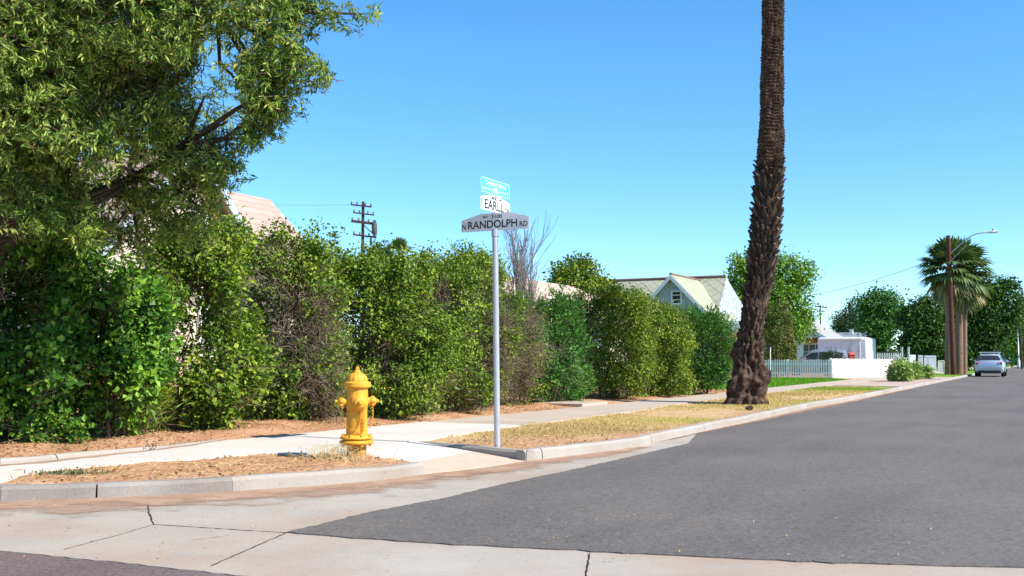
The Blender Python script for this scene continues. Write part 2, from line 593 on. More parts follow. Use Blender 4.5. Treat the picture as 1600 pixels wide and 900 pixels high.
# ------------------------------------------------------------------ GROUND
pathA = [G(0, 786), G(100, 782), G(200, 778.5), G(364, 770), G(500, 760.5), G(600, 752), G(664, 743)]
pathA_st = [to_st(p) for p in pathA]
s0 = pathA_st[0]
pathA_st = [(5.35, 60.0), (5.35, 14.0), (5.5, 10.0)] + pathA_st
ramp_l, ramp_tl, ramp_tr, ramp_r = [to_st(G(x, y, z)) for x, y, z in ((664, 743, 0), (546, 707, .12), (640, 689, .12), (822, 722, 0))]
pathB_st = [to_st(G(*p)) for p in ((822, 722), (900, 713), (1000, 699), (1094, 677), (1159, 663), (1264, 638.6))] + [(30, 5.22), (60, 5.2), (140, 5.2), (400, 5.2)]
lot = pathA_st + [ramp_tl, ramp_tr] + pathB_st + [(3000, 5.2), (3000, 3000), (5.35, 3000)]


def in_poly(x, y, poly):
    ins = np.zeros(x.shape, bool)
    n = len(poly)
    for i in range(n):
        x1, y1 = poly[i]; x2, y2 = poly[(i + 1) % n]
        if y1 == y2: continue
        c = ((y1 > y) != (y2 > y)) & (x < (x2 - x1) * (y - y1) / (y2 - y1) + x1)
        ins ^= c
    return ins


def seg_dist(x, y, pts):
    d = np.full(x.shape, 1e9)
    for (x1, y1), (x2, y2) in zip(pts[:-1], pts[1:]):
        dx, dy = x2 - x1, y2 - y1
        k = np.clip(((x - x1) * dx + (y - y1) * dy) / (dx * dx + dy * dy + 1e-12), 0, 1)
        d = np.minimum(d, np.hypot(x - x1 - k * dx, y - y1 - k * dy))
    return d


def smooth(a, b, x):
    k = np.clip((x - a) / (b - a), 0, 1)
    return k * k * (3 - 2 * k)


def ground_h(s, t):
    P = np.stack([s, t, np.zeros_like(s)], -1)
    sh = s.shape
    P = P.reshape(-1, 3)
    n1 = wav(P, 1.3, 0).reshape(sh); n2 = wav(P, 6.0, 1).reshape(sh); n3 = wav(P, 19.0, 2).reshape(sh)
    near = np.exp(-((s - 12) / 30) ** 2)
    h = .107 + (.008 * n1 + .006 * n2 + .004 * n3) * near * (t > 0)
    bank = smooth(9.6, 10.7, t) * smooth(6.9, 8.2, s)
    h = h + bank * (.05 + .025 * n1 * near + .012 * n2 * near)
    h = np.where(t > 40, .12, h)
    # bare earth banked round the sign post
    return h


def grow(a, b, st, k):
    r_ = [a]; d = st
    while r_[-1] < b: r_.append(r_[-1] + d); d *= k
    return r_


sl = np.array(sorted(set([-2500, -900, -300, -120, -60, -30, -15, -8, -4, 0, 2, 3.5] + list(np.arange(4, 21, .055)) + grow(21, 80, .16, 1.016)[1:] + grow(80, 2600, 2, 1.25)[1:])))
tl = np.array(sorted(set([-2500, -900, -300, -120, -60, -30, -15, -9, -5.6, -5.45, -5.2, -5.05, -2, 0, 2, 3.5] + list(np.arange(4.4, 13.2, .055)) + [5.19, 5.27] + grow(13.2, 40, .25, 1.1)[1:] + grow(40, 2600, 4, 1.4)[1:])))
S_, T_ = np.meshgrid(sl, tl, indexing='ij')
ins = in_poly(S_, T_, lot)
edge = seg_dist(S_, T_, pathA_st) < .07
edgeB = seg_dist(S_, T_, pathB_st) < .07
ins &= ~edge & ~edgeB & ~(seg_dist(S_, T_, [ramp_tr, pathB_st[0]]) < .085)
right = (T_ < -5.2) & (S_ > 5)
H_ = np.where(ins | right, ground_h(S_, T_), -.09)
V = np.stack([S_ * UX + T_ * NX, S_ * UY + T_ * NY, H_], -1).reshape(-1, 3)
ni, nj = S_.shape
ii = np.arange(ni * nj).reshape(ni, nj)
Fq = np.stack([ii[:-1, :-1], ii[1:, :-1], ii[1:, 1:], ii[:-1, 1:]], -1).reshape(-1, 4)

# zone masks
sS, tT = S_.ravel(), T_.ravel()
Pz = np.stack([sS, tT, 0 * sS], -1)
nz = wav(Pz, .9, 3); nz2 = wav(Pz, 2.6, 1)
verge = smooth(5.5, 5.8, tT) * (1 - smooth(7.9, 8.1, tT)) * smooth(10.2, 11.2, sS + .3 * nz) * (1 - smooth(42.2, 42.8, sS))
bare = np.exp(-((sS - 12.3) / 1.9) ** 2 - ((tT - 5.9) / .75) ** 2) + .8 * np.exp(-((sS - 27) / 2.4) ** 2 - ((tT - 6.3) / .9) ** 2)
straw = verge * np.clip(1 - 1.2 * bare + .2 * nz2, 0, 1)
lawn = smooth(9.5, 9.6, tT) * smooth(35.5, 36.5, sS) * (1 - smooth(57, 57.4, sS)) + smooth(12.8, 13.4, tT) * smooth(7, 8, sS) * .55 * (sS < 36)
lawn += smooth(5.3, 5.5, tT) * (tT < 8.2) * (smooth(37.5, 40.5, sS + nz) * (1 - smooth(42.2, 42.6, sS)) * .8 + smooth(66, 69, sS)) + (sS > 75) * (tT > 8) * .8
lawn = np.clip(lawn + ((tT < -5.3) & (sS > 6)) * 1.0, 0, 1)
gravel = smooth(5.3, 5.4, tT) * (1 - smooth(9.4, 9.5, tT)) * smooth(48.2, 48.6, sS) * (1 - smooth(66, 68, sS))

t = NT("soil and turf"); p = t.pos()
soil = t.ramp(t.noise(1.6, 6, p), [(.28, (.42, .205, .11)), (.5, (.55, .305, .175)), (.72, (.62, .40, .25))])
soil = t.mix(t.ramp(t.noise(22, 4, p, .7), [(.35, .5), (.62, 0.0)]), soil, (.26, .135, .075))
soil = t.mix(t.ramp(t.noise(45, 3, p, .7), [(.6, 0.0), (.72, .6)]), soil, (.64, .47, .30))
strawc = t.ramp(t.noise(14, 5, p, .7), [(.3, (.48, .32, .16)), (.55, (.58, .43, .22)), (.75, (.46, .42, .17))])
lawnc = t.ramp(t.noise(9, 5, p, .7), [(.3, (.10, .20, .02)), (.6, (.16, .29, .03)), (.8, (.28, .33, .06))])
gravc = t.ramp(t.noise(30, 4, p, .8), [(.3, (.34, .22, .18)), (.7, (.58, .44, .38))])
c = t.mix(t.math('MULTIPLY', t.attr("straw"), t.ramp(t.noise(5, 4, p, .7), [(.4, .35), (.6, .9)])), soil, strawc)
c = t.mix(t.attr("lawn"), c, lawnc)
c = t.mix(t.attr("gravel"), c, gravc)
hb = t.mix(.5, t.noise(28, 4, p, .75), t.noise(90, 3, p, .7))
t.bump(hb, .7, .03)
M_SOIL = t.fin(c, .95, .1)
ground = np_mesh("ground", V, Fq, M_SOIL, smooth=True)
for nm, arr in (("straw", straw), ("lawn", lawn), ("gravel", gravel)):
    a = ground.data.attributes.new(nm, 'FLOAT', 'POINT'); a.data.foreach_set("value", np.ascontiguousarray(np.clip(arr, 0, 1), dtype=np.float32))
tag(ground, kind="structure")


def gz(x, y):
    s_, t_ = to_st((x, y))
    return float(ground_h(np.array([s_]), np.array([t_]))[0])


def sheet(name, poly, z, mat, thick=.05, kind="structure", zs=None, rag=None):
    """flat slab over a polygon of world xy points"""
    bm = bmesh.new()
    vv = [bm.verts.new((p[0], p[1], zs[i] if zs else z)) for i, p in enumerate(poly)]
    f = bm.faces.new(vv)
    if f.normal.z < 0 or sum(a.co.x * b.co.y - b.co.x * a.co.y for a, b in zip(vv, vv[1:] + vv[:1])) < 0: f.normal_flip()
    r_ = bmesh.ops.extrude_face_region(bm, geom=[f])
    for v_ in [g_ for g_ in r_["geom"] if isinstance(g_, bmesh.types.BMVert)]: pass
    low = [v_ for v_ in vv]
    top = [g_ for g_ in r_["geom"] if isinstance(g_, bmesh.types.BMVert)]
    for v_ in low: v_.co.z -= thick
    bmesh.ops.triangulate(bm, faces=bm.faces[:])
    bmesh.ops.recalc_face_normals(bm, faces=bm.faces[:])
    me = bpy.data.meshes.new(name); bm.to_mesh(me); bm.free()
    me.materials.append(mat)
    o = link(name, me)
    if kind: o["kind"] = kind
    return o


def ragged(pts, step, amp, rng):
    out = []
    for a, b in zip(pts[:-1], pts[1:]):
        a, b = Vector(a[:2]), Vector(b[:2])
        n = max(1, int((b - a).length / step))
        nv = Vector((-(b - a).y, (b - a).x)).normalized()
        for i in range(n):
            q = a.lerp(b, i / n) + nv * rng.normal(0, amp)
            out.append(q)
    out.append(Vector(pts[-1][:2]))
    return out


# --- roads
M_ROAD = m_asphalt("fresh dark asphalt", (.100, .089, .082), (.178, .160, .148), (.180, .156, .135))
M_ROAD2 = m_asphalt("worn reddish asphalt", (.10, .075, .07), (.235, .185, .175), (.17, .12, .105))
M_APRON = m_concrete("dusty apron concrete", (.345, .30, .25), (.445, .40, .345), (.36, .24, .165), None, .85)
M_WALK = m_concrete("pale walk concrete", (.54, .49, .43), (.64, .59, .53), (.45, .35, .27), None, .22)
M_WALK2 = m_concrete("older tan walk concrete", (.42, .34, .27), (.52, .44, .36), (.38, .27, .20), ((UX, UY, 0), 1.55, .3), .35)
M_KERB = m_concrete("kerb concrete", (.31, .28, .245), (.42, .39, .345), (.27, .195, .145), None, .75)
M_KERBD = m_concrete("grimy kerb concrete", (.22, .20, .18), (.40, .365, .325), (.15, .125, .105), None, .75)
M_CRACK = m_plain("crack", (.05, .035, .025), .95, .05)

sheet("cross_street", [ST(-6, 60), ST(5.6, 60), ST(5.6, 8.6), ST(9.5, 5.6), ST(9.5, -40), ST(-6, -40)], 0.0, M_ROAD2, .05)
rng = np.random.RandomState(3)
far_edge = [G(450, 834), G(581, 802), G(702, 779), G(778, 760), G(900, 734.5), G(990, 714), G(1076, 694)]
ap = [ST(4.40, 60)] + [ST(4.40, a) for a in (20, 10)] + [G(0, 862), G(150, 876), G(350, 898)] + [ST(4.5, 0), ST(4.6, -6), ST(4.6, -40)]
apron_near = ragged(ap[2:8], .08, .007, rng)
kb = [ST(s_ , t_ + .09) if s_ > 9 else ST(s_ + .09, t_ + .05) for s_, t_ in pathA_st[::-1]]
apron = [Vector(ap[0][:2]), Vector(ap[1][:2])] + apron_near + [Vector(p[:2]) for p in ap[8:]] + \
        [Vector(ST(17, -40)[:2]), Vector(ST(17, 5.24)[:2])] + [Vector(ST(*p)[:2]) for p in [(pathB_st[3][0], pathB_st[3][1] + .07), (pathB_st[2][0], pathB_st[2][1] + .05), (pathB_st[1][0], pathB_st[1][1] + .07), (pathB_st[0][0] + .03, pathB_st[0][1] + .1)]] + \
        [Vector(G(664, 741)[:2])] + [Vector(ST(s_ + .05, t_ + .06)[:2]) for s_, t_ in pathA_st[::-1][1:]]
apron_o = sheet("concrete_apron", apron, .006, M_APRON, .05)
near_edge = [G(1700, 893), G(1600, 889.5), G(1300, 882), G(1000, 868), G(620, 848), G(450, 834)]
road = [Vector(ST(7.4, -5.05)[:2])] + ragged(near_edge, .10, .011, rng)[:-1] + ragged(far_edge, .06, .008, rng) + \
       [Vector(ST(*p)[:2]) for p in [(pathB_st[3][0], pathB_st[3][1] + .04), (pathB_st[4][0], pathB_st[4][1] + .04), (30, 5.26), (60, 5.25), (400, 5.25)]] + [Vector(ST(400, -5.05)[:2])]
sheet("street", road, .015, M_ROAD, .05)

# cracks and joints in the apron
mb = MB()


def crack(pts, wd, z=.0085):
    P_ = ragged([G(*p) for p in pts], .06, .003, rng)
    for a, b in zip(P_[:-1], P_[1:]):
        d = (b - a).normalized(); n_ = Vector((-d.y, d.x)) * wd * rng.uniform(.35, .75)
        mb.add([(*(a - n_), z), (*(b - n_), z), (*(b + n_), z), (*(a + n_), z)], [(0, 1, 2, 3)])


crack([(231, 792), (235, 810), (240, 821)], .011)
crack([(240, 821), (300, 825), (380, 830), (450, 834)], .010)
crack([(240, 821), (180, 839), (100, 860)], .006)
crack([(450, 833), (400, 855), (330, 886)], .010)
crack([(921, 866), (916, 900), (915, 912)], .009)
crack([(300, 846), (360, 838)], .004)
cr = mb.build("apron_cracks", M_CRACK, apron_o)


# --- kerbs
def kerb(name, st, mat=None, h=.135, w_=.15, zb=-.09, gap=3.0, hs=None, side=1, first=1.9):
    mb = MB()
    pts = [ST(*p) for p in st]
    # resample
    fine = []
    for a, b in zip(pts[:-1], pts[1:]):
        n = max(1, int((b - a).length / .25)) if (b - a).length < 30 else max(1, int((b - a).length / 2))
        fine += [a.lerp(b, i / n) for i in range(n)]
    fine.append(pts[-1])
    tot = 0; cum = [0]
    for a, b in zip(fine[:-1], fine[1:]): tot += (b - a).length; cum.append(tot)
    nexts = first; runs = [[0]]
    for i in range(1, len(fine)):
        runs[-1].append(i)
        if cum[i] > nexts and i < len(fine) - 2:
            runs.append([i]); nexts = cum[i] + gap
    for run in runs:
        rings = []
        for j, i in enumerate(run):
            d = (fine[min(i + 1, len(fine) - 1)] - fine[max(i - 1, 0)]); d.z = 0; d.normalize()
            n_ = Vector((-d.y, d.x, 0)) * side
            p_ = fine[i].copy()
            if j == 0 and i > 0: p_ += d * .008
            if j == len(run) - 1 and i < len(fine) - 1: p_ -= d * .008
            hh = h if hs is None else np.interp(cum[i] / tot, [0, 1], hs)
            jit = .006 * math.sin(cum[i] * 2.1) + .004 * math.sin(cum[i] * 6.3)
            hh += jit * .6
            rings.append([p_ + n_ * 0 + Vector((0, 0, zb)), p_ + n_ * (.015 + jit) + Vector((0, 0, max(hh - .03, zb + .01))), p_ + n_ * (.045 + jit) + Vector((0, 0, hh)), p_ + n_ * w_ + Vector((0, 0, hh)), p_ + n_ * w_ + Vector((0, 0, zb))])
        vv = [x for r_ in rings for x in r_]
        ff = []
        for i in range(len(rings) - 1):
            for k in range(5):
                ff.append((i * 5 + k, (i + 1) * 5 + k, (i + 1) * 5 + (k + 1) % 5, i * 5 + (k + 1) % 5))
        ff += [(0, 1, 2, 3, 4), tuple(len(vv) - 5 + k for k in (4, 3, 2, 1, 0))]
        mb.add(vv, ff)
    o = mb.build(name, mat or M_KERB)
    bm = bmesh.new(); bm.from_mesh(o.data); bmesh.ops.recalc_face_normals(bm, faces=bm.faces[:]); bm.to_mesh(o.data); bm.free()
    o["kind"] = "structure"
    return o


# direction of travel along pathA: from far left towards the ramp, lot lies on its left side
kerb("kerb", pathA_st[:7], mat=M_KERBD, gap=3.05, first=46.3, side=1)
kerb("kerb", pathA_st[6:], gap=30, side=1, first=30)
kerb("kerb", [ramp_tr] + [pathB_st[0]], h=.135, hs=(.115, .135), gap=1.15, first=.62, w_=.14, side=1)
kerb("kerb", pathB_st[:1] + pathB_st[1:-1] + [(400, 5.2)], gap=2.6, first=.2, side=1)
kerb("kerb", [(400, -5.2), (8, -5.2)], gap=3.0, side=1)

# --- pavements
SJ = 15.2
walk = [G(340, 689, .13), G(420, 683, .13), G(520, 672.5, .13), G(600, 665, .13), ST(SJ, 9.66), ST(SJ, 7.78),
        G(640, 690, .13), G(546, 708, .13), G(400, 709, .13), G(250, 719, .13), G(70, 735, .13), G(0, 755, .13), ST(5.95, 10), ST(5.95, 60), ST(7.1, 60), ST(7.1, 12), G(0, 729, .13), G(200, 708, .13)]
sheet("pavement", walk, .134, M_WALK, .09)
walk2 = [ST(SJ + .012, 9.66), ST(22, 9.5), ST(400, 9.5), ST(400, 8.1), ST(24, 8.08), G(1000, 641, .13), ST(SJ + .012, 7.78)]
sheet("pavement", walk2, .134, M_WALK2, .09)
t = NT("red brick pavers"); p = t.pos()
br = t.new("ShaderNodeTexBrick"); t.l.new(t.scale(p, (1, 1, 0)), br.inputs["Vector"])
br.inputs["Scale"].default_value = 5.0; br.inputs["Mortar Size"].default_value = .02
br.inputs["Color1"].default_value = (.50, .27, .20, 1); br.inputs["Color2"].default_value = (.58, .37, .29, 1); br.inputs["Mortar"].default_value = (.55, .45, .36, 1)
c = t.mix(t.ramp(t.noise(3, 5, p), [(.3, .35), (.65, .92)]), br.outputs[0], (.56, .44, .34))
M_PAVER = t.fin(c, .9, .1)
a_, b_, c_, d_ = [ST(*q) for q in (ramp_l, ramp_tl, ramp_tr, ramp_r)]
m1, m2 = a_.lerp(b_, .36), d_.lerp(c_, .42)
M_RAMP = m_concrete("ramp concrete", (.54, .49, .43), (.64, .59, .53), (.50, .38, .30), None, .2)
sheet("ramp", [m1, b_, c_, m2], 0, M_RAMP, .1, zs=[.056, .132, .132, .062])
sheet("ramp_pavers", [a_, m1, m2, d_], 0, M_PAVER, .1, zs=[.014, .057, .063, .014])
sheet("front_path", [ST(21.6, 9.52), ST(23.1, 9.52), ST(23.4, 16), ST(21.9, 16)], .19, M_WALK2, .12)
sheet("driveway", [ST(43, 5.38), ST(47.8, 5.38), ST(47.3, 8.06), ST(43.6, 8.06)], .130, M_WALK2, .08)
sheet("driveway", [ST(59.5, 5.38), ST(64.0, 5.38), ST(64.0, 8.06), ST(59.5, 8.06)], .130, M_WALK2, .08)

bk = [G(0, 727, .13), G(60, 722.5, .13), G(150, 712.5, .13), G(230, 704.5, .13), G(300, 695.5, .13), G(352, 687, .13)]
bk_st = [(7.05, 50), (7.05, 12)] + [to_st(p_) for p_ in bk]
bkerb = kerb("back_kerb", bk_st[1:], h=.225, hs=(.235, .14), gap=2.4, first=2.9, w_=.12, zb=.08, side=1)
# black scribble painted on the face of the back kerb
mb = MB()
bd = (bk[4] - bk[2]).normalized(); bn = Vector((bd.y, -bd.x, 0)).normalized()
if bn.y > 0: bn = -bn
b0 = bk[3]


def on_face(px, py):
    d = ray(px, py); k = (b0 - Vector((0, 0, CAMH))).dot(bn) / d.dot(bn)
    return Vector((0, 0, CAMH)) + d * k + bn * .012


for st_ in ([(230, 690), (228, 695), (226, 699)], [(228, 694.5), (231, 695), (232.5, 698.5)], [(236, 694), (238.2, 693.6), (237, 698), (234.6, 702.5)],
            [(238.2, 694), (239, 698)], [(241.8, 693), (242.8, 697), (241.5, 699.5)], [(230, 704), (233, 702.3), (236.5, 703.6)], [(238, 701), (241, 700.6)]):
    mb.tube([on_face(*q) for q in st_], .0042, 5)
mb.build("painted_scribble", m_plain("black paint", (.02, .02, .022), .6), bkerb)

# reddish dust washed along the gutter, thinning outwards
t = NT("gutter dust"); p = t.pos()
c = t.ramp(t.noise(3, 6, p), [(.3, (.33, .20, .135)), (.7, (.47, .32, .23))])
c = t.mix(t.ramp(t.noise(30, 4, p, .7), [(.5, 0.0), (.7, .5)]), c, (.22, .14, .10))
t.fin(c, .95, .05)
a1 = t.math('ADD', t.attr("fade"), t.math('MULTIPLY', t.math('SUBTRACT', t.noise(2.2, 7, t.scale(p, (1, 1.5, 1)), .65), .5), 1.5))
al = t.ramp(a1, [(.35, 0.0), (.75, .92)])
t.put(t.b.inputs["Alpha"], al)
M_DUST = t.mat


def dust(name, st, width, z, n=6, lab=None):
    pts = []
    for a, b in zip(st[:-1], st[1:]):
        a, b = np.array(a), np.array(b); k = max(1, int(np.hypot(*(b - a)) / .3)); pts += [a + (b - a) * i / k for i in range(k)]
    pts.append(np.array(st[-1])); pts = np.array(pts)
    d_ = np.gradient(pts, axis=0); d_ /= np.linalg.norm(d_, axis=1)[:, None]
    nn = np.stack([d_[:, 1], -d_[:, 0]], 1)
    W_ = np.interp(np.linspace(0, 1, len(pts)), np.linspace(0, 1, len(width)), width)
    V, fa = [], []
    for j in range(n + 1):
        q = pts + nn * (W_ * (j / n))[:, None] - nn * .02
        V.append(np.stack([q[:, 0] * UX + q[:, 1] * NX, q[:, 0] * UY + q[:, 1] * NY, np.full(len(q), z)], -1)); fa.append(np.full(len(q), 1 - j / n))
    V = np.concatenate(V); m_ = len(pts); ii_ = np.arange((n + 1) * m_).reshape(n + 1, m_)
    Fq_ = np.stack([ii_[:-1, :-1], ii_[1:, :-1], ii_[1:, 1:], ii_[:-1, 1:]], -1).reshape(-1, 4)
    o = np_mesh(name, V, Fq_, M_DUST)
    a_ = o.data.attributes.new("fade", 'FLOAT', 'POINT'); a_.data.foreach_set("value", np.concatenate(fa).astype(np.float32))
    o["kind"] = "structure"
    return o


dust("gutter_dust", pathA_st[1:] + [to_st(G(740, 735))], (1.1, 1.1, 1.2, 1.3, 1.5, 1.3, .8), .0125)
dust("pavement_dust", bk_st[1:], (.55, .5, .42, .3, .22, .12), .1375)
dust("gutter_dust", [ramp_l, to_st(G(740, 736)), pathB_st[0], pathB_st[1], pathB_st[2]], (1.0, .9, .7, .55, .4), .0115)
dust("gutter_dust", [pathB_st[2]] + pathB_st[3:6] + [(30, 5.22), (45, 5.2)], (.0, .3, .6, .45, .3, .3), .0195)

# ------------------------------------------------------------------ HOUSES
def m_shingle(name, lo, hi, dark, axis, course=.14, rough=.85, spec=.2):
    t = NT(name); p = t.pos()
    z = t.dot(p, (0, 0, 1)); a = t.dot(p, axis)
    row = t.math('FLOOR', t.math('DIVIDE', z, course))
    sh = t.math('MULTIPLY', t.math('MODULO', row, 2.0), .15)
    colm = t.math('FLOOR', t.math('DIVIDE', t.math('ADD', t.math('ADD', a, 300.0), sh), .30))
    cv = t.new("ShaderNodeCombineXYZ"); t.l.new(row, cv.inputs[0]); t.l.new(colm, cv.inputs[1])
    wn = t.new("ShaderNodeTexWhiteNoise"); t.l.new(cv.outputs[0], wn.inputs["Vector"])
    c = t.mix(wn.outputs["Value"], (*lo, 1), (*hi, 1))
    fr = t.math('FRACT', t.math('DIVIDE', z, course))
    c = t.mix(t.math('MULTIPLY', t.math('LESS_THAN', fr, .13), .7), c, (*dark, 1))
    c = t.mix(t.ramp(t.noise(1.2, 4, p), [(.4, 0.0), (.7, .4)]), c, tuple(x * .75 for x in lo))
    return t.fin(c, rough, spec)


def m_diamond(name, lo, hi, line, axis, wd=.62, hg=.40, rough=.8, spec=.25):
    t = NT(name); p = t.pos()
    z = t.math('DIVIDE', t.math('ADD', t.dot(p, (0, 0, 1)), 100.0), hg); a = t.math('DIVIDE', t.math('ADD', t.dot(p, axis), 300.0), wd)
    u = t.math('FRACT', t.math('ADD', a, z)); v = t.math('FRACT', t.math('SUBTRACT', t.math('ADD', a, 2000.0), z))
    l = t.math('MAXIMUM', t.math('LESS_THAN', u, .07), t.math('LESS_THAN', v, .07))
    c = t.ramp(t.noise(2.2, 5, p), [(.3, lo), (.7, hi)])
    c = t.mix(t.math('MULTIPLY', l, .75), c, (*line, 1))
    return t.fin(c, rough, spec)


M_TANROOF = m_shingle("tan shingles", (.43, .295, .24), (.55, .405, .34), (.22, .14, .11), (NX, NY, 0))
M_TANROOF2 = m_shingle("pinkish tan shingles", (.46, .34, .28), (.56, .44, .37), (.33, .235, .18), (UX, UY, 0), .16)
M_CREAM = m_plain("cream stucco", (.60, .51, .42), .9, .1, var=.08, bump=.3)
M_WHITE = m_plain("white paint", (.80, .80, .78), .5, .3, var=.05)
M_BLUEWH = m_plain("pale siding", (.50, .53, .60), .7, .2, var=.05)
M_TRIM = m_plain("brown trim", (.36, .20, .11), .7, .2, var=.15)
M_GLASS = m_plain("dark glass", (.03, .035, .04), .08, .5, var=.3)
M_PALEGLASS = m_plain("pale glass", (.35, .38, .42), .12, .5, var=.25)  # pale blue grey panes with soft random variation
t = NT("pink brick"); p = t.obj()
br = t.new("ShaderNodeTexBrick"); rot = t.new("ShaderNodeCombineXYZ")
pw = t.pos()
t.l.new(t.math('ADD', t.dot(pw, (NX, NY, 0)), t.dot(pw, (UX, UY, 0))), rot.inputs[0]); t.l.new(t.dot(pw, (0, 0, 1)), rot.inputs[1])
t.l.new(rot.outputs[0], br.inputs["Vector"]); br.inputs["Scale"].default_value = 4.4
br.inputs["Color1"].default_value = (.50, .31, .24, 1); br.inputs["Color2"].default_value = (.58, .40, .32, 1); br.inputs["Mortar"].default_value = (.55, .48, .40, 1)
br.inputs["Mortar Size"].default_value = .015
M_PBRICK = t.fin(br.outputs[0], .9, .1)
t = NT("red brick"); pw = t.pos(); br = t.new("ShaderNodeTexBrick"); rot = t.new("ShaderNodeCombineXYZ")
t.l.new(t.math('ADD', t.dot(pw, (NX, NY, 0)), t.dot(pw, (UX, UY, 0))), rot.inputs[0]); t.l.new(t.dot(pw, (0, 0, 1)), rot.inputs[1])
t.l.new(rot.outputs[0], br.inputs["Vector"]); br.inputs["Scale"].default_value = 4.4
br.inputs["Color1"].default_value = (.20, .075, .05, 1); br.inputs["Color2"].default_value = (.27, .11, .07, 1); br.inputs["Mortar"].default_value = (.30, .24, .20, 1)
M_RBRICK = t.fin(br.outputs[0], .9, .1)
M_DIAM = m_diamond("green diamond shingles", (.30, .30, .22), (.39, .385, .29), (.12, .12, .08), (NX, NY, 0))
M_DIAMS = m_diamond("green diamond shingles side", (.30, .315, .22), (.37, .38, .28), (.19, .19, .13), (UX, UY, 0))
t = NT("glare pale shingles")  # white glare on the hip end is put into this mottled pale colour
c = t.ramp(t.noise(5.2, 6, t.pos(), .8), [(.40, (.20, .23, .23)), (.5, (.38, .42, .42)), (.60, (.56, .60, .60))])
t.bump(t.noise(5, 5), .8, .1)
M_HIPSH = t.fin(c, .42, .6)


def AX(*a): return ST(*a)


def slab(mb, pts, th=.12, mi=0):
    """roof plane with thickness"""
    p = [Vector(q) for q in pts]
    n = (p[1] - p[0]).cross(p[-1] - p[0]).normalized()
    if n.z < 0: n = -n
    mb.extrude([q - n * th for q in p], n * th, mi)


def frame_local(root):
    return root.matrix_world


def window(root, c, wd, ht, ax, nv, glass, frame=M_WHITE, bars=(1, 1), name="window"):
    """window set on a wall; c centre on wall face, ax along the wall, nv outward"""
    c = Vector(c); Z = Vector((0, 0, 1))
    mb = MB(); fw = .07
    for sx in (-1, 1): mb.box(c + ax * sx * (wd / 2 - fw / 2) + nv * .04, (fw, .09, ht), ax=(ax, nv, Z))
    for sz in (-1, 1): mb.box(c + Z * sz * (ht / 2 - fw / 2) + nv * .038, (wd - 2 * fw, .085, fw), ax=(ax, nv, Z))
    for i in range(bars[0]): mb.box(c + ax * ((i + 1) / (bars[0] + 1) - .5) * wd + nv * .03, (.04, .05, ht - 2 * fw), ax=(ax, nv, Z))
    for i in range(bars[1]): mb.box(c + Z * ((i + 1) / (bars[1] + 1) - .5) * ht + nv * .028, (wd - 2 * fw, .045, .04), ax=(ax, nv, Z))
    o = mb.build(name, frame, root)
    g = MB(); g.box(c + nv * .012, (wd - 2 * fw, .02, ht - 2 * fw), ax=(ax, nv, Z)); g.build("pane", glass, o)
    return o


Z3 = Vector((0, 0, 1))
# --- tan gabled house behind the big tree
h1 = empty("gabled_house", (0, 0, 0)); tag(h1, "cream house with steep gable and tan shingle roof behind the big leafy tree", "house")
GT = 17.2; sc_, sw, pk, ev = 17.0, 3.3, 6.0, 2.7
mb = MB(); mb.extrude([ST(sc_ - sw, GT, 1.25), ST(sc_ + sw, GT, 1.25), ST(sc_ + sw, GT, ev), ST(sc_, GT, pk - .12), ST(sc_ - sw, GT, ev)], N3 * 12); mb.build("gable_wall", M_CREAM, h1)
mb = MB(); mb.prism([ST(sc_ - sw - .012, GT - .012), ST(sc_ + sw + .012, GT - .012), ST(sc_ + sw + .012, GT + 12), ST(sc_ - sw - .012, GT + 12)], .05, 1.25); mb.build("brick_base", M_PBRICK, h1)
M_TANROOF3 = m_shingle("wing tan shingles", (.40, .28, .235), (.49, .365, .315), (.27, .185, .15), (UX, UY, 0), .16)  # pinkish tan of the wing, a little darker than the main roof
mb = MB()
slab(mb, [ST(sc_ - sw - .4, GT - .35, ev - .4), ST(sc_, GT - .35, pk), ST(sc_, GT + 12.4, pk), ST(sc_ - sw - .4, GT + 12.4, ev - .4)])
mb.build("roof", M_TANROOF, h1)
mb = MB()
slab(mb, [ST(sc_ + sw + .4, GT - .35, ev - .4), ST(sc_ + sw + .4, GT + 12.4, ev - .4), ST(sc_, GT + 12.4, pk), ST(sc_, GT - .35, pk)])
mb.build("roof", M_TANROOF, h1)
mb = MB()
slab(mb, [ST(18.4, 15.1, 2.55), ST(20.85, 15.1, 2.55), ST(20.85, 18.05, 5.36), ST(18.4, 18.05, 5.36)])
mb.build("wing_roof", M_TANROOF3, h1)
mb = MB()
slab(mb, [ST(18.4, 21.0, 2.55), ST(18.4, 18.05, 5.36), ST(20.85, 18.05, 5.36), ST(20.85, 21.0, 2.55)])
mb.build("wing_roof", M_TANROOF3, h1)
mb = MB(); mb.extrude([ST(18.6, 15.5, .05), ST(18.6, 20.6, .05), ST(18.6, 20.6, 2.75), ST(18.6, 18.05, 5.15), ST(18.6, 15.5, 2.75)], U3 * 2.0); mb.build("wing_wall", M_CREAM, h1)
for nm, mt, off, dz, hh, th in (("barge_board", m_plain("blue grey trim", (.48, .56, .66), .6, .3), -.36, -.02, .24, -.03), ("timber_trim", M_TRIM, -.012, -.30, .30, -.05)):
    for sg_ in (-1, 1):
        mb = MB(); p0, p1 = ST(sc_ + sg_ * (sw + .4 - (.25 if dz < -.1 else 0)), GT + off, ev - .4 + dz + (.25 if dz < -.1 else 0)), ST(sc_, GT + off, pk + dz)
        mb.extrude([p0, p1, p1 - Z3 * hh, p0 - Z3 * hh], N3 * th); mb.build(nm, mt, h1)
for a in (15.8, 18.0):
    window(h1, ST(a, GT, 2.05), 1.05, 1.6, U3, -N3, M_PALEGLASS, bars=(1, 2))
    mb = MB(); mb.box(ST(a, GT - .06, 2.94), (1.4, .14, .13), ax=(U3, N3, Z3)); mb.build("lintel", M_TRIM, h1)

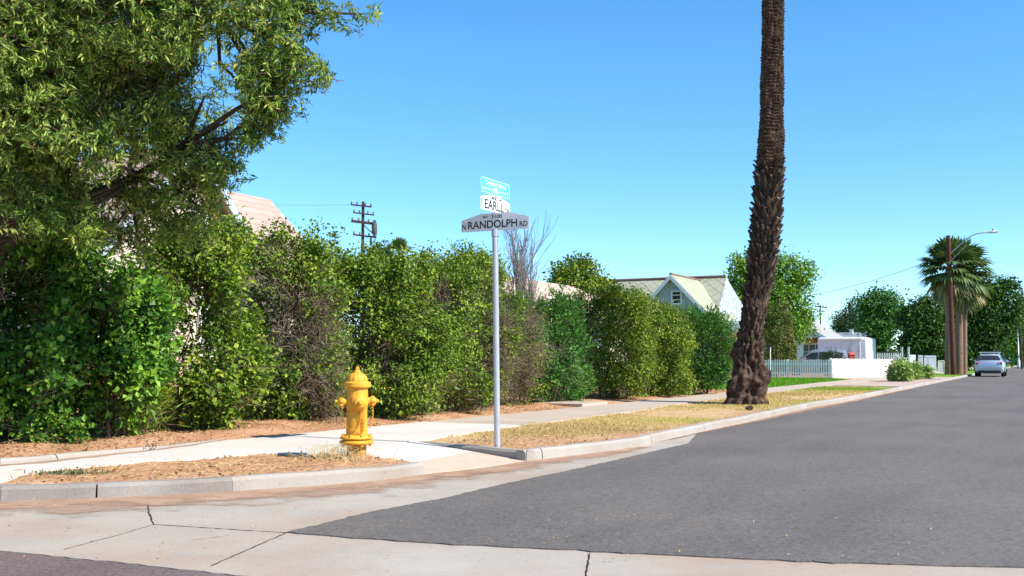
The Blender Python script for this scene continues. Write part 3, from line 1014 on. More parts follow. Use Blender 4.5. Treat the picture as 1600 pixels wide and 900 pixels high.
# --- house with low tan roof behind the hedge middle
h2 = empty("low_roofed_house", (0, 0, 0)); tag(h2, "low house with plain pinkish tan roof rising behind the hedge and the bare tree", "house")
mb = MB(); mb.prism([ST(29, 14.0), ST(38.3, 14.0), ST(38.3, 20.0), ST(29, 20.0)], .05, 2.75); mb.build("wall", M_CREAM, h2)
mb = MB()
slab(mb, [ST(28.6, 13.4, 2.5), ST(38.7, 13.4, 2.5), ST(38.5, 17, 4.10), ST(28.6, 17, 4.10)])
slab(mb, [ST(28.6, 20.6, 2.5), ST(28.6, 17, 4.10), ST(38.5, 17, 4.10), ST(38.7, 20.6, 2.5)])
mb.build("roof", M_TANROOF2, h2)
mb = MB(); mb.extrude([ST(38.28, 14.0, 2.75), ST(38.28, 20.0, 2.75), ST(38.28, 17, 3.95)], U3 * .02); mb.build("gable_wall", M_CREAM, h2)
mb = MB(); mb.extrude([ST(29.0, 14.0, 2.75), ST(29.0, 20.0, 2.75), ST(29.0, 17, 3.95)], U3 * .02); mb.build("gable_wall", M_CREAM, h2)
window(h2, ST(33, 14.0, 1.6), 1.4, 1.2, U3, -N3, M_PALEGLASS)

# --- green diamond-shingled house
h3 = empty("shingled_house", (0, 0, 0)); tag(h3, "pale gabled house with green diamond pattern shingle roof left of the palm trunk", "house")
mb = MB(); mb.prism([ST(44.5, 13.5), ST(50.0, 13.5), ST(50.0, 23.5), ST(44.5, 23.5)], .05, 2.75); mb.build("wall", M_RBRICK, h3)
mb = MB()
slab(mb, [ST(44, 13.05, 2.9), ST(44, 24, 2.9), ST(47.1, 24, 4.98), ST(47.1, 13.5, 4.98)])
slab(mb, [ST(50.2, 13.05, 2.9), ST(47.1, 13.5, 4.98), ST(47.1, 24, 4.98), ST(50.2, 24, 2.9)])
mb.build("roof", M_DIAM, h3)
mb = MB(); mb.extrude([ST(44.0, 13.0, 2.93), ST(47.1, 13.42, 4.95), ST(50.2, 13.0, 2.93)], N3 * .05); mb.build("hip_end", M_HIPSH, h3)
mb = MB(); mb.tube([ST(47.1, 24, 5.02), ST(47.1, 13.45, 5.02)], .07, 6); mb.tube([ST(42.65, 14.62, 4.86), ST(47.0, 14.62, 4.86)], .06, 6)
mb.build("ridge_cap", m_plain("red brown ridge", (.20, .12, .09), .8), h3)
mb = MB()
mb.extrude([ST(43, 12.85, .05), ST(43, 16.4, .05), ST(43, 16.4, 2.95), ST(43, 14.62, 4.7), ST(43, 12.85, 2.95)], U3 * 1.9)
mb.build("gable_wall", M_BLUEWH, h3)
mb = MB()
slab(mb, [ST(42.65, 12.5, 2.65), ST(42.65, 14.62, 4.85), ST(46.6, 14.62, 4.85), ST(46.6, 12.5, 2.65)], .1)
mb.build("gable_roof", M_DIAMS, h3)
mb = MB(); slab(mb, [ST(42.65, 16.75, 2.65), ST(46.6, 16.75, 2.65), ST(46.6, 14.62, 4.85), ST(42.65, 14.62, 4.85)], .1); mb.build("gable_roof", M_DIAMS, h3)
mb = MB()
for a in (12.5, 16.75):
    p0, p1 = ST(42.64, a, 2.62), ST(42.64, 14.62, 4.83)
    mb.extrude([p0, p1, p1 - Z3 * .2, p0 - Z3 * .2], U3 * -.03)
mb.build("barge_board", M_WHITE, h3)
window(h3, ST(43, 14.45, 3.85), .5, .62, N3, -U3, M_GLASS, bars=(0, 2), name="attic_vent")
mb = MB(); mb.box(ST(45.1, 12.6, 2.62), (1.9, 1.3, .42), ax=(U3, N3, Z3)); mb.build("porch_roof", M_WHITE, h3)
mb = MB()
for s_ in (45.9,): mb.box(ST(s_, 12.15, 1.25), (.16, .16, 2.3), ax=(U3, N3, Z3))
mb.build("porch_post", M_WHITE, h3)
window(h3, ST(44.5, 13.9 + .05, 1.55), .6, 1.0, N3, -U3, M_PALEGLASS, bars=(1, 2))

# --- white house behind the picket fence
B4 = Q(1240, 565, 84)
s4, t4 = to_st(B4)
h4 = empty("white_house", (0, 0, 0)); tag(h4, "white house with small red awning partly hidden behind the bright green tree", "house")
mb = MB(); mb.extrude([ST(s4, t4 - 2.6, .05), ST(s4, t4 + 5, .05), ST(s4, t4 + 5, 2.85), ST(s4, t4 + 1.2, 5.0), ST(s4, t4 - 2.6, 2.85)], U3 * 8); mb.build("wall", M_WHITE, h4)
mb = MB()
slab(mb, [ST(s4 - .7, t4 - 3.6, 2.4), ST(s4 - .7, t4 + 1.2, 5.25), ST(s4 + 8.4, t4 + 1.2, 5.25), ST(s4 + 8.4, t4 - 3.6, 2.4)], .18)
slab(mb, [ST(s4 - .7, t4 + 5.8, 2.4), ST(s4 + 8.4, t4 + 5.8, 2.4), ST(s4 + 8.4, t4 + 1.2, 5.25), ST(s4 - .7, t4 + 1.2, 5.25)], .18)
mb.build("roof", m_plain("grey eave roof", (.34, .33, .32), .8), h4)
mb = MB()
for a in (-3.6, 5.8):
    p0, p1 = ST(s4 - .72, t4 + a, 2.42), ST(s4 - .72, t4 + 1.2, 5.27)
    mb.extrude([p0, p1, p1 - Z3 * .26, p0 - Z3 * .26], U3 * -.04)
mb.build("barge_board", m_plain("pale blue fascia", (.62, .70, .76), .6), h4)
window(h4, ST(s4, t4 - 1.5, 1.75), 1.5, 1.3, N3, -U3, M_GLASS, bars=(2, 1))
mb = MB(); p0, p1 = ST(s4 - .02, t4 - .65, 2.82), ST(s4 - .02, t4 - 2.35, 2.82)
mb.extrude([p0, p1, p1 - U3 * .7 - Z3 * .35, p0 - U3 * .7 - Z3 * .35], Z3 * .04); mb.build("awning", m_plain("red awning", (.62, .06, .05), .6), h4)
mb = MB(); mb.box(ST(s4 - .03, t4 + .25, 1.2), (.95, .08, 2.1), ax=(N3, U3, Z3)); mb.build("door", m_plain("dark door", (.05, .03, .025), .5), h4)
for a in (1.1, 3.6):
    mb = MB(); mb.box(ST(s4 - .5, t4 + a, 1.4), (.3, .3, 2.7), ax=(N3, U3, Z3)); mb.build("porch_column", M_WHITE, h4)

# --- grey roofed house further back
B5 = Q(1330, 565, 105); s5, t5 = to_st(B5)
h5 = empty("grey_roofed_house", (0, 0, 0)); tag(h5, "distant house with flat blue grey roof and white chimney above the white trailer", "house")
mb = MB(); mb.prism([ST(s5, t5 - 2.5), ST(s5 + 9, t5 - 2.5), ST(s5 + 9, t5 + 4.5), ST(s5, t5 + 4.5)], .05, 3.0); mb.build("wall", M_BLUEWH, h5)
mb = MB(); slab(mb, [ST(s5 - .6, t5 - 3.2, 2.95), ST(s5 - .6, t5 + 5.2, 2.95), ST(s5 + 4.5, t5 + 3.0, 3.95), ST(s5 + 4.5, t5 - 1.5, 3.95)], .15)
slab(mb, [ST(s5 + 9.6, t5 - 3.2, 2.95), ST(s5 + 4.5, t5 - 1.5, 3.95), ST(s5 + 4.5, t5 + 3, 3.95), ST(s5 + 9.6, t5 + 5.2, 2.95)], .15)
slab(mb, [ST(s5 - .6, t5 - 3.2, 2.95), ST(s5 + 4.5, t5 - 1.5, 3.95), ST(s5 + 9.6, t5 - 3.2, 2.95)], .15)
rf = mb.build("roof", m_plain("blue grey roof", (.20, .24, .27), .8), h5)
mb = MB(); mb.prism([ST(s5 + 3.4, t5 + .35), ST(s5 + 3.75, t5 + .35), ST(s5 + 3.75, t5 + .7), ST(s5 + 3.4, t5 + .7)], 3.4, 4.2); mb.prism([ST(s5 + 3.35, t5 + .3), ST(s5 + 3.8, t5 + .3), ST(s5 + 3.8, t5 + .75), ST(s5 + 3.35, t5 + .75)], 4.205, 4.26); mb.build("chimney", M_WHITE, rf)

# ------------------------------------------------------------------ FENCES, TRAILER, YARD
fc = G(1300, 592, .12); fs, ft = to_st(fc)
fe = G(1395, 588.3, .12)
pf = empty("picket_fence", fc); tag(pf, "white picket fence with pointed slats behind the green lawn right of the palm", "fence")
mb = MB()
n = 56; Lf_ = 7.0
for i in range(n):
    q = N3 * (i + .35) * Lf_ / n
    hh = 1.0 + .015 * math.sin(i * 1.7)
    wd = .075
    pts = [q - N3 * wd / 2, q + N3 * wd / 2, q + N3 * wd / 2 + Z3 * (hh - .07), q + Z3 * hh, q - N3 * wd / 2 + Z3 * (hh - .07)]
    mb.extrude([p_ + Z3 * .04 for p_ in pts], U3 * .022)
mb.build("pickets", M_WHITE, pf)
mb = MB()
for z in (.3, .8): mb.box(N3 * Lf_ / 2 + U3 * .05 + Z3 * z, (Lf_, .05, .09), ax=(N3, U3, Z3))
mb.build("rails", M_WHITE, pf)
for i in range(4):
    mb = MB(); mb.box(N3 * (.05 + i * 2.3) + U3 * .12 + Z3 * .5, (.1, .085, 1.1), ax=(N3, U3, Z3)); mb.build("post", M_WHITE, pf)

wf = empty("board_fence", fc); tag(wf, "low solid white board fence facing the pavement beside the trailer", "fence")
d = (fe - fc); Ld = d.length; d.normalize(); dn = Vector((d.y, -d.x, 0))
mb = MB()
nb = 26
for i in range(nb):
    a = Ld * i / nb
    hh = 1.06 - .05 * i / nb + (.006 if i % 2 else 0)
    mb.box(d * (a + Ld / nb / 2 + .06) + Z3 * (hh / 2 + .02) + dn * .01, (Ld / nb - .012, .03, hh), ax=(d, dn, Z3))
mb.build("boards", M_WHITE, wf)
mb = MB()
for z in (.25, .85): mb.box(d * (Ld / 2 + .06) + Z3 * z - dn * .03, (Ld, .045, .09), ax=(d, dn, Z3))
mb.build("rails", M_WHITE, wf)
for i in range(5):
    mb = MB(); mb.box(d * (.08 + i * (Ld) / 4) + Z3 * .55 - dn * .1, (.1, .09, 1.14), ax=(d, dn, Z3)); mb.build("post", M_WHITE, wf)

# white box trailer in the yard
TA = Q(1353, 565, 70); sT, tT_ = to_st(TA)
tr = empty("box_trailer", ST(sT, tT_, .12)); tag(tr, "white rounded box trailer with double doors parked behind the board fence", "trailer")
tr.rotation_euler = (0, 0, R(-27.63))     # local x = right of street (-n), local y = along street
Wt, Lt, z0, z1 = 3.15, 4.5, .45, 2.55
M_TRAIL = m_plain("white trailer skin", (.66, .68, .71), .4, .4, var=.04)
bm = bmesh.new()
bmesh.ops.create_cube(bm, size=1)
for v_ in bm.verts: v_.co = Vector(((v_.co.x - .5) * Wt, (v_.co.y + .5) * Lt, z0 + (v_.co.z + .5) * (z1 - z0)))
bmesh.ops.bevel(bm, geom=[e for e in bm.edges if abs((e.verts[0].co - e.verts[1].co).normalized().y) > .9] + [e for e in bm.edges if e.verts[0].co.z > 2 and e.verts[1].co.z > 2 and abs((e.verts[0].co - e.verts[1].co).normalized().x) > .9], offset=.22, segments=4, affect='EDGES', profile=.5)
me = bpy.data.meshes.new("body"); bm.to_mesh(me); bm.free(); me.materials.append(M_TRAIL)
for p_ in me.polygons: p_.use_smooth = True
o = link("body", me, tr); o.modifiers.new("es", 'EDGE_SPLIT').split_angle = R(40)
for i in range(2):
    mb = MB(); mb.box((-.95 + i * .62 - .3, -.02, 1.4), (.58, .04, 1.75)); dd = mb.build("door", M_TRAIL, tr, .015)
    h_ = MB(); h_.tube([(-.95 + i * .62 - .12, -.06, .85), (-.95 + i * .62 - .12, -.06, 2.0)], .014, 6); h_.box((-.95 + i * .62 - .16, -.06, 1.6), (.2, .03, .03)); h_.build("latch_bar", m_plain("steel bar", (.3, .3, .32), .4, metal=.7), dd)
mb = MB(); mb.box((-Wt / 2 - .05, -.05, 2.42), (Wt - .3, .14, .10)); mb.build("roof_lip", M_WHITE, tr, .02)
M_TYRE = m_plain("tyre rubber", (.018, .018, .018), .85, .1)
M_RIM = m_plain("alloy rim", (.45, .46, .48), .3, .5, metal=.8)
for x in (-.0, -Wt):
    mb = MB(); mb.lathe([(.0, -.1), (.28, -.1), (.33, -.07), (.33, .07), (.28, .1), (0, .1)], 20, Matrix.Translation((x, 2.6, .33)) @ Matrix.Rotation(math.pi / 2, 4, 'Y')); mb.build("wheel", M_TYRE, tr)
# red bird-feeder like box on the fence line
rb = Q(1330.5, 566, 63.3)
fr = empty("red_box", (rb.x, rb.y, .12)); tag(fr, "small red lidded box standing on a post just behind the white board fence", "mail box")
mb = MB(); mb.box((0, 0, 1.12), (.34, .34, .40)); mb.build("box", m_plain("faded red", (.42, .06, .04), .6), fr, .02)
mb = MB(); mb.lathe([(.30, 1.32), (.20, 1.42), (.06, 1.48), (.05, 1.56)], 4, Matrix.Rotation(R(45), 4, 'Z'), smooth=False); mb.build("lid", m_plain("red lid", (.50, .09, .05), .6), fr)
mb = MB(); mb.box((0, 0, .46), (.1, .1, .92)); mb.build("post", M_STEM, fr)

# white steel fence with spikes, gate posts, wall panels
ms = G(1368, 583, .12); me_ = G(1409, 581, .12)
sf = empty("metal_fence", Q(1366, 580, 82).xy.to_3d() + Z3 * .12); tag(sf, "white metal railing with spiked tops beyond the trailer", "fence")
dv = (Q(1410, 580, 80) - Q(1366, 580, 82)); dv.z = 0; LL = dv.length; dv.normalize(); dnn = Vector((dv.y, -dv.x, 0))
mb = MB()
for i in range(17):
    a = LL * i / 16
    mb.box(dv * a + Z3 * .75, (.035, .035, 1.5), ax=(dv, dnn, Z3))
    mb.add([dv * a + Z3 * 1.6, dv * (a + .03) + Z3 * 1.5, dv * (a - .03) + Z3 * 1.5], [(0, 1, 2)])
mb.build("bars", M_WHITE, sf)
mb = MB()
for z in (.2, 1.25): mb.box(dv * LL / 2 + Z3 * z + dnn * .03, (LL, .05, .07), ax=(dv, dnn, Z3))
mb.build("rails", M_WHITE, sf)
for i, (px, lab) in enumerate(((1410, "tall white gate post standing at the end of the spiked white railing"), (1420.5, "tall pale gate post left of the narrow white panel behind the low bushes"))):
    q = Q(px, 580, 78)
    mb = MB(); mb.box((0, 0, .95), (.13, .13, 1.9)); mb.box((0, 0, 1.93), (.17, .17, .05))
    o = mb.build("gate_post", M_WHITE, loc=(q.x, q.y, .12)); o.rotation_euler.z = R(-27.6); tag(o, lab, "gate post")
M_GREYP = m_plain("grey painted panel", (.42, .46, .52), .6, .25, var=.08)
for (xa, xb, top, Yp, mt, nm, lab) in ((1422, 1431, 554.5, 79, M_WHITE, "wall_panel", "narrow white wall panel right of the gate posts"),
                                       (1435, 1442.5, 555, 81, M_GREYP, "wall_panel", "narrow grey panel next to the wide grey gate"),
                                       (1444.5, 1463, 555.5, 80, M_GREYP, "gate", "wide blue grey gate panel behind the low bushes and left of the palms")):
    a, b = Q(xa, 580, Yp), Q(xb, 580, Yp)
    wdt = (b - a).length; zt = Q(0, top, Yp).z - .12
    mb = MB(); mb.box((wdt / 2, 0, zt / 2), (wdt, .08, zt)); mb.box((wdt / 2, -.05, zt - .1), (wdt - .1, .03, .08)); mb.box((wdt / 2, -.05, .3), (wdt - .1, .03, .08))
    if wdt > .6: mb.box((wdt * .35, -.05, zt / 2), (.05, .03, zt - .3))
    o = mb.build(nm, mt, loc=(a.x, a.y, .12)); tag(o, lab, "gate" if nm == "gate" else "panel")
a = Q(1466.5, 580, 74); b = Q(1475.5, 566, 74)
ws = empty("frame_stand", (a.x, a.y, .12)); tag(ws, "small cream framed stand leaning left of the palm trunks", "frame")
mb = MB(); wdt = b.x - a.x; zt = b.z - .12 + .1
for x in (0, wdt): mb.box((x, 0, zt / 2), (.06, .05, zt))
for z in (.06, zt): mb.box((wdt / 2, .003, z), (wdt - .055, .05, .06))
mb.build("frame", m_plain("cream frame", (.72, .68, .52), .6), ws)
mb = MB(); mb.box((wdt / 2, .01, zt / 2), (wdt - .1, .012, zt - .1)); mb.build("panel", M_GREYP, ws)

# thin yard post
q = G(1204, 597, .12)
yp = empty("yard_post", q); tag(yp, "thin pale yard post with dark foot on the lawn right of the palm", "post")
mb = MB(); mb.tube([(0, 0, .55), (.01, 0, 1.25), (.02, 0, 1.62)], .022, 6); mb.build("rod", M_WHITE, yp)
mb = MB(); mb.tube([(0, 0, -.05), (0, 0, .55)], .035, 6); mb.build("foot", m_plain("dark iron foot", (.03, .03, .03), .6), yp)
mb = MB(); mb.tube([(.02, 0, 1.62), (.0, 0, 1.75)], .03, 6); mb.build("finial", m_plain("dark iron", (.03, .03, .03), .6), yp)

# ------------------------------------------------------------------ CARS
def car(name, label, loc, heading, paint, scale=1.0, tall=0.0, rack=False, cat="car"):
    root = empty(name, loc, heading); tag(root, label, cat)
    st = [(-2.12, .48, .74, .76, .66, .68, .56), (-2.07, .30, .92, .95, .80, .80, .62), (-1.93, .24, 1.00, 1.06, .86, .85, .64),
          (-1.55, .22, .98, 1.42, .88, .87, .57), (-.9, .2, .96, 1.49, .88, .88, .60), (-.2, .2, .95, 1.50, .88, .88, .60), (.35, .2, .93, 1.44, .88, .88, .58),
          (1.10, .2, .92, .97, .87, .87, .70), (1.75, .22, .82, .86, .85, .84, .66), (2.05, .3, .66, .70, .76, .76, .6), (2.14, .42, .58, .6, .62, .62, .5)]
    st = [(x, zl, zb + tall * .3, zr + tall * (.3 if zr - zb < .2 else 1), wl, wb, wr) for x, zl, zb, zr, wl, wb, wr in st]

    def sec(v):
        x, zl, zb, zr, wl, wb, wr = v
        hf = [(wl * .85, zl), (wl, zl + .13), (wb * 1.01, (zl + zb) / 2), (wb, zb - .04), (wb * .965, zb + .01), (wr, zr - .05), (wr * .85, zr), (0, zr + .012)]
        return [(x, y, z) for y, z in hf] + [(x, -y, z) for y, z in hf[::-1][1:]]
    rings = [sec(v) for v in st]; k = len(rings[0])
    mb = MB(); vv = [p for r_ in rings for p in r_]; ff = []
    for i in range(len(rings) - 1):
        for j in range(k): ff.append((i * k + j, i * k + (j + 1) % k, (i + 1) * k + (j + 1) % k, (i + 1) * k + j))
    ff += [tuple(range(k)), tuple(len(vv) - 1 - j for j in range(k))]
    mb.add(vv, ff, 0, True)
    o = mb.build("body", paint, root); o.modifiers.new("es", 'EDGE_SPLIT').split_angle = R(38)
    bm = bmesh.new(); bm.from_mesh(o.data); bmesh.ops.recalc_face_normals(bm, faces=bm.faces[:]); bm.to_mesh(o.data); bm.free()

    def at(x):
        for a, b in zip(st[:-1], st[1:]):
            if a[0] <= x <= b[0]:
                f = (x - a[0]) / (b[0] - a[0]); return [u + (v_ - u) * f for u, v_ in zip(a, b)]
    M_W = M_GLASS
    for sg in (-1, 1):
        for xa, xb in ((-1.42, -.98), (-.9, -.1), (-.02, .72)):
            mb = MB(); poly = []
            for x in np.linspace(xa, xb, 5):
                v = at(x); poly.append((x, sg * (v[5] * .965 + .012), v[2] + .05))
            for x in np.linspace(xb, xa, 5):
                v = at(x); f = .78; y = v[5] * .965 + (v[6] - v[5] * .965) * f; z = v[2] + .01 + (v[3] - .05 - v[2] - .01) * f
                poly.append((x, sg * (y + .016), max(z, v[2] + .06)))
            mb.add(poly, [tuple(range(10))]); mb.build("side_window", M_W, root)
    for nm, xs in (("rear_window", (-1.90, -1.60)), ("windscreen", (1.04, .42))):
        mb = MB(); a, b = at(xs[0]), at(xs[1]); sg = -1 if nm == "rear_window" else 1
        mb.add([(xs[0] + sg * .015, a[6] * 1.12, a[3] - .0), (xs[0] + sg * .02, 0, a[3] + .03), (xs[0] + sg * .015, -a[6] * 1.12, a[3] - .0), (xs[1] + sg * .015, -b[6] * .98, b[3] - .01), (xs[1] + sg * .02, 0, b[3] + .025), (xs[1] + sg * .015, b[6] * .98, b[3] - .01)], [(0, 1, 4, 5), (1, 2, 3, 4)])
        mb.build(nm, M_W, root)
    M_RED = m_plain("tail lamp red", (.45, .05, .04), .2, .5); M_CLR = m_plain("clear lamp", (.75, .72, .70), .15, .6)
    for sg in (-1, 1):
        mb = MB(); mb.box((-2.045, sg * .66, .86), (.12, .26, .17)); l = mb.build("tail_light", M_RED, root, .02)
        mb = MB(); mb.box((-2.07, sg * .60, .86), (.10, .10, .10)); mb.build("reversing_lens", M_CLR, l)
        mb = MB(); mb.box((2.0, sg * .60, .64), (.2, .28, .13)); mb.build("headlight", M_CLR, root, .02)
        mb = MB(); mb.box((.75, sg * .97, 1.0 + tall * .3), (.16, .18, .13)); mb.build("mirror", paint, root, .03)
        mb = MB(); mb.box((-.1, sg * .892, .84), (.16, .03, .03)); mb.build("door_handle", paint, root)
    mb = MB(); mb.box((-2.115, 0, .66), (.05, .5, .13)); mb.build("number_plate", m_plain("plate", (.6, .62, .66), .4), root)
    mb = MB(); mb.box((-2.08, 0, .33), (.14, 1.42, .16)); mb.build("bumper_skirt", m_plain("dark plastic", (.03, .03, .033), .6), root, .03)
    if rack:
        for x in (-1.0, -.15):
            mb = MB(); mb.tube([(x, -.66, 1.60 + tall), (x, .66, 1.60 + tall)], .025, 6)
            for sg in (-1, 1): mb.box((x, sg * .56, 1.545 + tall), (.08, .05, .1))
            mb.build("roof_bar", m_plain("pale roof bar", (.7, .7, .7), .3, metal=.5), root)
    for x in (-1.32, 1.32):
        for sg in (-1, 1):
            M = Matrix.Translation((x, sg * .79, .31)) @ Matrix.Rotation(math.pi / 2, 4, 'X')
            mb = MB(); mb.lathe([(.19, -.1), (.28, -.11), (.31, -.07), (.31, .07), (.28, .11), (.19, .1)], 24, M); wh = mb.build("wheel", M_TYRE, root)
            mb = MB(); mb.lathe([(.02, -.085 * 1), (.19, -.085), (.2, .0), (.19, .085), (.02, .085)], 16, M); mb.build("rim", M_RIM, wh)
    root.scale = (scale,) * 3
    return root


def m_paint(name, col, metal=.5, rough=.32):
    t = NT(name); m = t.fin(col, rough, .5, metal)
    t.b.inputs["Coat Weight"].default_value = .6; t.b.inputs["Coat Roughness"].default_value = .06
    return m


HU = math.atan2(UY, UX)
ca = G(1548.5, 588.0)
ca = ca * (70 / ca.y); ca.z = .02
car("parked_car", "silver hatchback with roof bars parked at the kerb far down the street", ca, HU, m_paint("silver paint", (.50, .54, .62)), rack=True)
q = Q(1280, 575, 65)
car("parked_car", "grey silver car seen side on behind the white picket fence", (q.x, q.y, .14), math.atan2(NY, NX) + R(6), m_paint("grey silver paint", (.34, .37, .40)), scale=1.04, tall=.1)
q = Q(1566, 572, 150)
car("parked_car", "dark distant car at the right just beyond the silver hatchback", (q.x, q.y, .13), HU + R(25), m_paint("dark blue paint", (.06, .07, .09), .3))
q = Q(1579, 572, 165)
car("parked_car", "tiny pale car farthest away at the right edge of the street", (q.x, q.y, .13), HU + R(60), m_paint("white silver paint", (.72, .74, .78), .2), scale=1.1)

# ------------------------------------------------------------------ FIRE HYDRANT
t = NT("yellow hydrant paint"); p = t.obj()
c = t.ramp(t.noise(7, 5, p), [(.3, (.56, .25, .018)), (.55, (.70, .335, .024)), (.75, (.76, .40, .04))])
c = t.mix(t.ramp(t.noise(26, 4, p, .7), [(.60, 0.0), (.70, .7)]), c, (.36, .16, .03))
c = t.mix(t.ramp(t.noise(55, 3, p, .7), [(.67, 0.0), (.72, .7)]), c, (.20, .09, .04))
c = t.mix(t.ramp(t.noise(11, 6, t.scale(p, (3, 3, .6)), .7), [(.52, 0.0), (.68, .45)]), c, (.80, .50, .12))
t.bump(t.noise(40, 3, p), .25, .01)
M_HYD = t.fin(c, .55, .35)
t = NT("worn hydrant base"); p = t.obj()
sx = t.new("ShaderNodeSeparateXYZ"); t.l.new(p, sx.inputs[0])
zf = t.math('ADD', sx.outputs[2], t.math('MULTIPLY', t.math('SUBTRACT', t.noise(9, 4, p), .5), .14))
c = t.ramp(zf, [(.035, (.46, .33, .22)), (.07, (.40, .24, .10)), (.12, (.52, .25, .03))])
M_HYDB = t.fin(c, .8, .2)
M_RUST = m_plain("rusty bolt", (.20, .09, .05), .8, .2, var=.3, sc=40)

hb = G(557, 719.5, .10)
hyd = empty("fire_hydrant", hb); tag(hyd, "yellow fire hydrant with hanging chains on the dirt corner patch", "fire hydrant")
hyd.rotation_euler.z = R(18)       # its front (-y) turned towards the street
mb = MB(); mb.lathe([(.108, -.08), (.108, .02), (.106, .19)], 32); mb.build("standpipe", M_HYDB, hyd)
mb = MB(); mb.lathe([(.10, .178), (.165, .180), (.186, .190), (.188, .205), (.180, .219), (.150, .226), (.138, .232), (.172, .236), (.182, .246), (.180, .258), (.150, .270), (.125, .282)], 40); fl = mb.build("flange", M_HYD, hyd)
mb = MB()
for k in range(8):
    a = 2 * math.pi * k / 8 + .2
    x, y = .158 * math.cos(a), .158 * math.sin(a)
    mb.lathe([(.018, .262), (.018, .284), (.012, .288)], 6, Matrix.Translation((x, y, 0)), smooth=False)
    mb.lathe([(.016, .158), (.016, .180)], 6, Matrix.Translation((x, y, 0)), smooth=False)
mb.build("bolts", M_HYD, fl)
mb = MB(); mb.lathe([(.118, .27), (.116, .30), (.113, .45), (.113, .56), (.119, .62), (.120, .70), (.117, .76), (.116, .81)], 40); mb.build("barrel", M_HYD, hyd)
mb = MB(); prof = [(.118, .795), (.140, .797), (.150, .806), (.150, .822), (.146, .838), (.150, .848), (.142, .860), (.118, .866)]
mb.lathe(prof, 40)
# fluted dome
seg = 48; vv = []; zs = [(.112, .866), (.111, .89), (.104, .915), (.088, .938), (.064, .955), (.040, .966), (.036, .968)]
for i, (r_, z) in enumerate(zs):
    for k in range(seg):
        a = 2 * math.pi * k / seg
        rr = r_ * (1 + (.045 if 0 < i < 5 else 0) * (1 if (k % 4) < 2 else -.35))
        vv.append((rr * math.cos(a), rr * math.sin(a), z))
ff = [(i * seg + k, i * seg + (k + 1) % seg, (i + 1) * seg + (k + 1) % seg, (i + 1) * seg + k) for i in range(len(zs) - 1) for k in range(seg)]
mb.add(vv, ff, 0, True)
mb.lathe([(.042, .964), (.042, .978), (.034, .984), (.030, .99)], 20)
bo = mb.build("bonnet", M_HYD, hyd)
mb = MB(); mb.lathe([(.024, .985), (.020, 1.026), (.014, 1.030)], 5, smooth=False); mb.build("operating_nut", M_HYD, bo)


def nozzle(ax, length, r_out, z, nm, big=False):
    """outlet pointing along ax from the barrel, with its cap"""
    ax = Vector(ax).normalized()
    M = Matrix.Translation((0, 0, z)) @ ax.to_track_quat('Z', 'Y').to_matrix().to_4x4()
    mb = MB(); mb.lathe([(r_out * 1.12, .06), (r_out * 1.08, .110), (r_out * .92, .13), (r_out * .9, length - .05), (r_out * 1.0, length - .045), (r_out, length - .035)], 28, M)
    o = mb.build(nm, M_HYD, hyd)
    mb = MB(); L0 = length - .035
    if big:
        mb.lathe([(r_out * 1.05, L0), (r_out * 1.08, L0 + .012), (r_out * 1.0, L0 + .03), (r_out * .80, L0 + .034), (r_out * .78, L0 + .042), (r_out * .48, L0 + .055), (r_out * .34, L0 + .06), (r_out * .30, L0 + .06)], 28, M)
        mb.lathe([(.026, L0 + .055), (.022, L0 + .10), (.015, L0 + .104)], 5, M, smooth=False)
    else:
        mb.lathe([(r_out * 1.12, L0), (r_out * 1.16, L0 + .008), (r_out * 1.12, L0 + .042), (r_out * .85, L0 + .055), (r_out * .5, L0 + .060)], 28, M)
        for k in range(8):
            a = 2 * math.pi * k / 8
            mb.box(M @ Vector((r_out * 1.12 * math.cos(a), r_out * 1.12 * math.sin(a), L0 + .024)), (.014, .014, .03), ax=tuple(M.to_3x3().col[i].copy() for i in range(3)))
        mb.lathe([(.021, L0 + .055), (.018, L0 + .092), (.012, L0 + .096)], 5, M, smooth=False)
    mb.build("cap", M_HYD, o)
    return M, L0


nozzle((-1, 0, 0), .185, .045, .648, "hose_outlet")
nozzle((1, 0, 0), .185, .045, .648, "hose_outlet")
nozzle((0, -1, 0), .175, .088, .638, "pumper_outlet", True)


def chain(pts, nlinks, r=.011, th=.0028):
    mb = MB(); pts = [Vector(p_) for p_ in pts]
    cum = [0]
    for a, b in zip(pts[:-1], pts[1:]): cum.append(cum[-1] + (b - a).length)

    def at(d_):
        for i in range(len(pts) - 1):
            if d_ <= cum[i + 1] + 1e-9: return pts[i].lerp(pts[i + 1], (d_ - cum[i]) / max(1e-9, cum[i + 1] - cum[i]))
        return pts[-1]
    for i in range(nlinks):
        a, b = at(cum[-1] * i / nlinks), at(cum[-1] * (i + 1) / nlinks)
        d_ = (b - a).normalized(); n1 = d_.orthogonal().normalized(); n2 = d_.cross(n1)
        sd_ = n1 if i % 2 else n2
        half = (b - a).length * .68
        ring = []
        for k in range(11):
            an = 2 * math.pi * k / 10
            ring.append((a + b) / 2 + d_ * math.cos(an) * half + sd_ * math.sin(an) * r * .8)
        mb.tube(ring, th, 5, cap=False)
    return mb.build("chain", M_HYD, hyd)


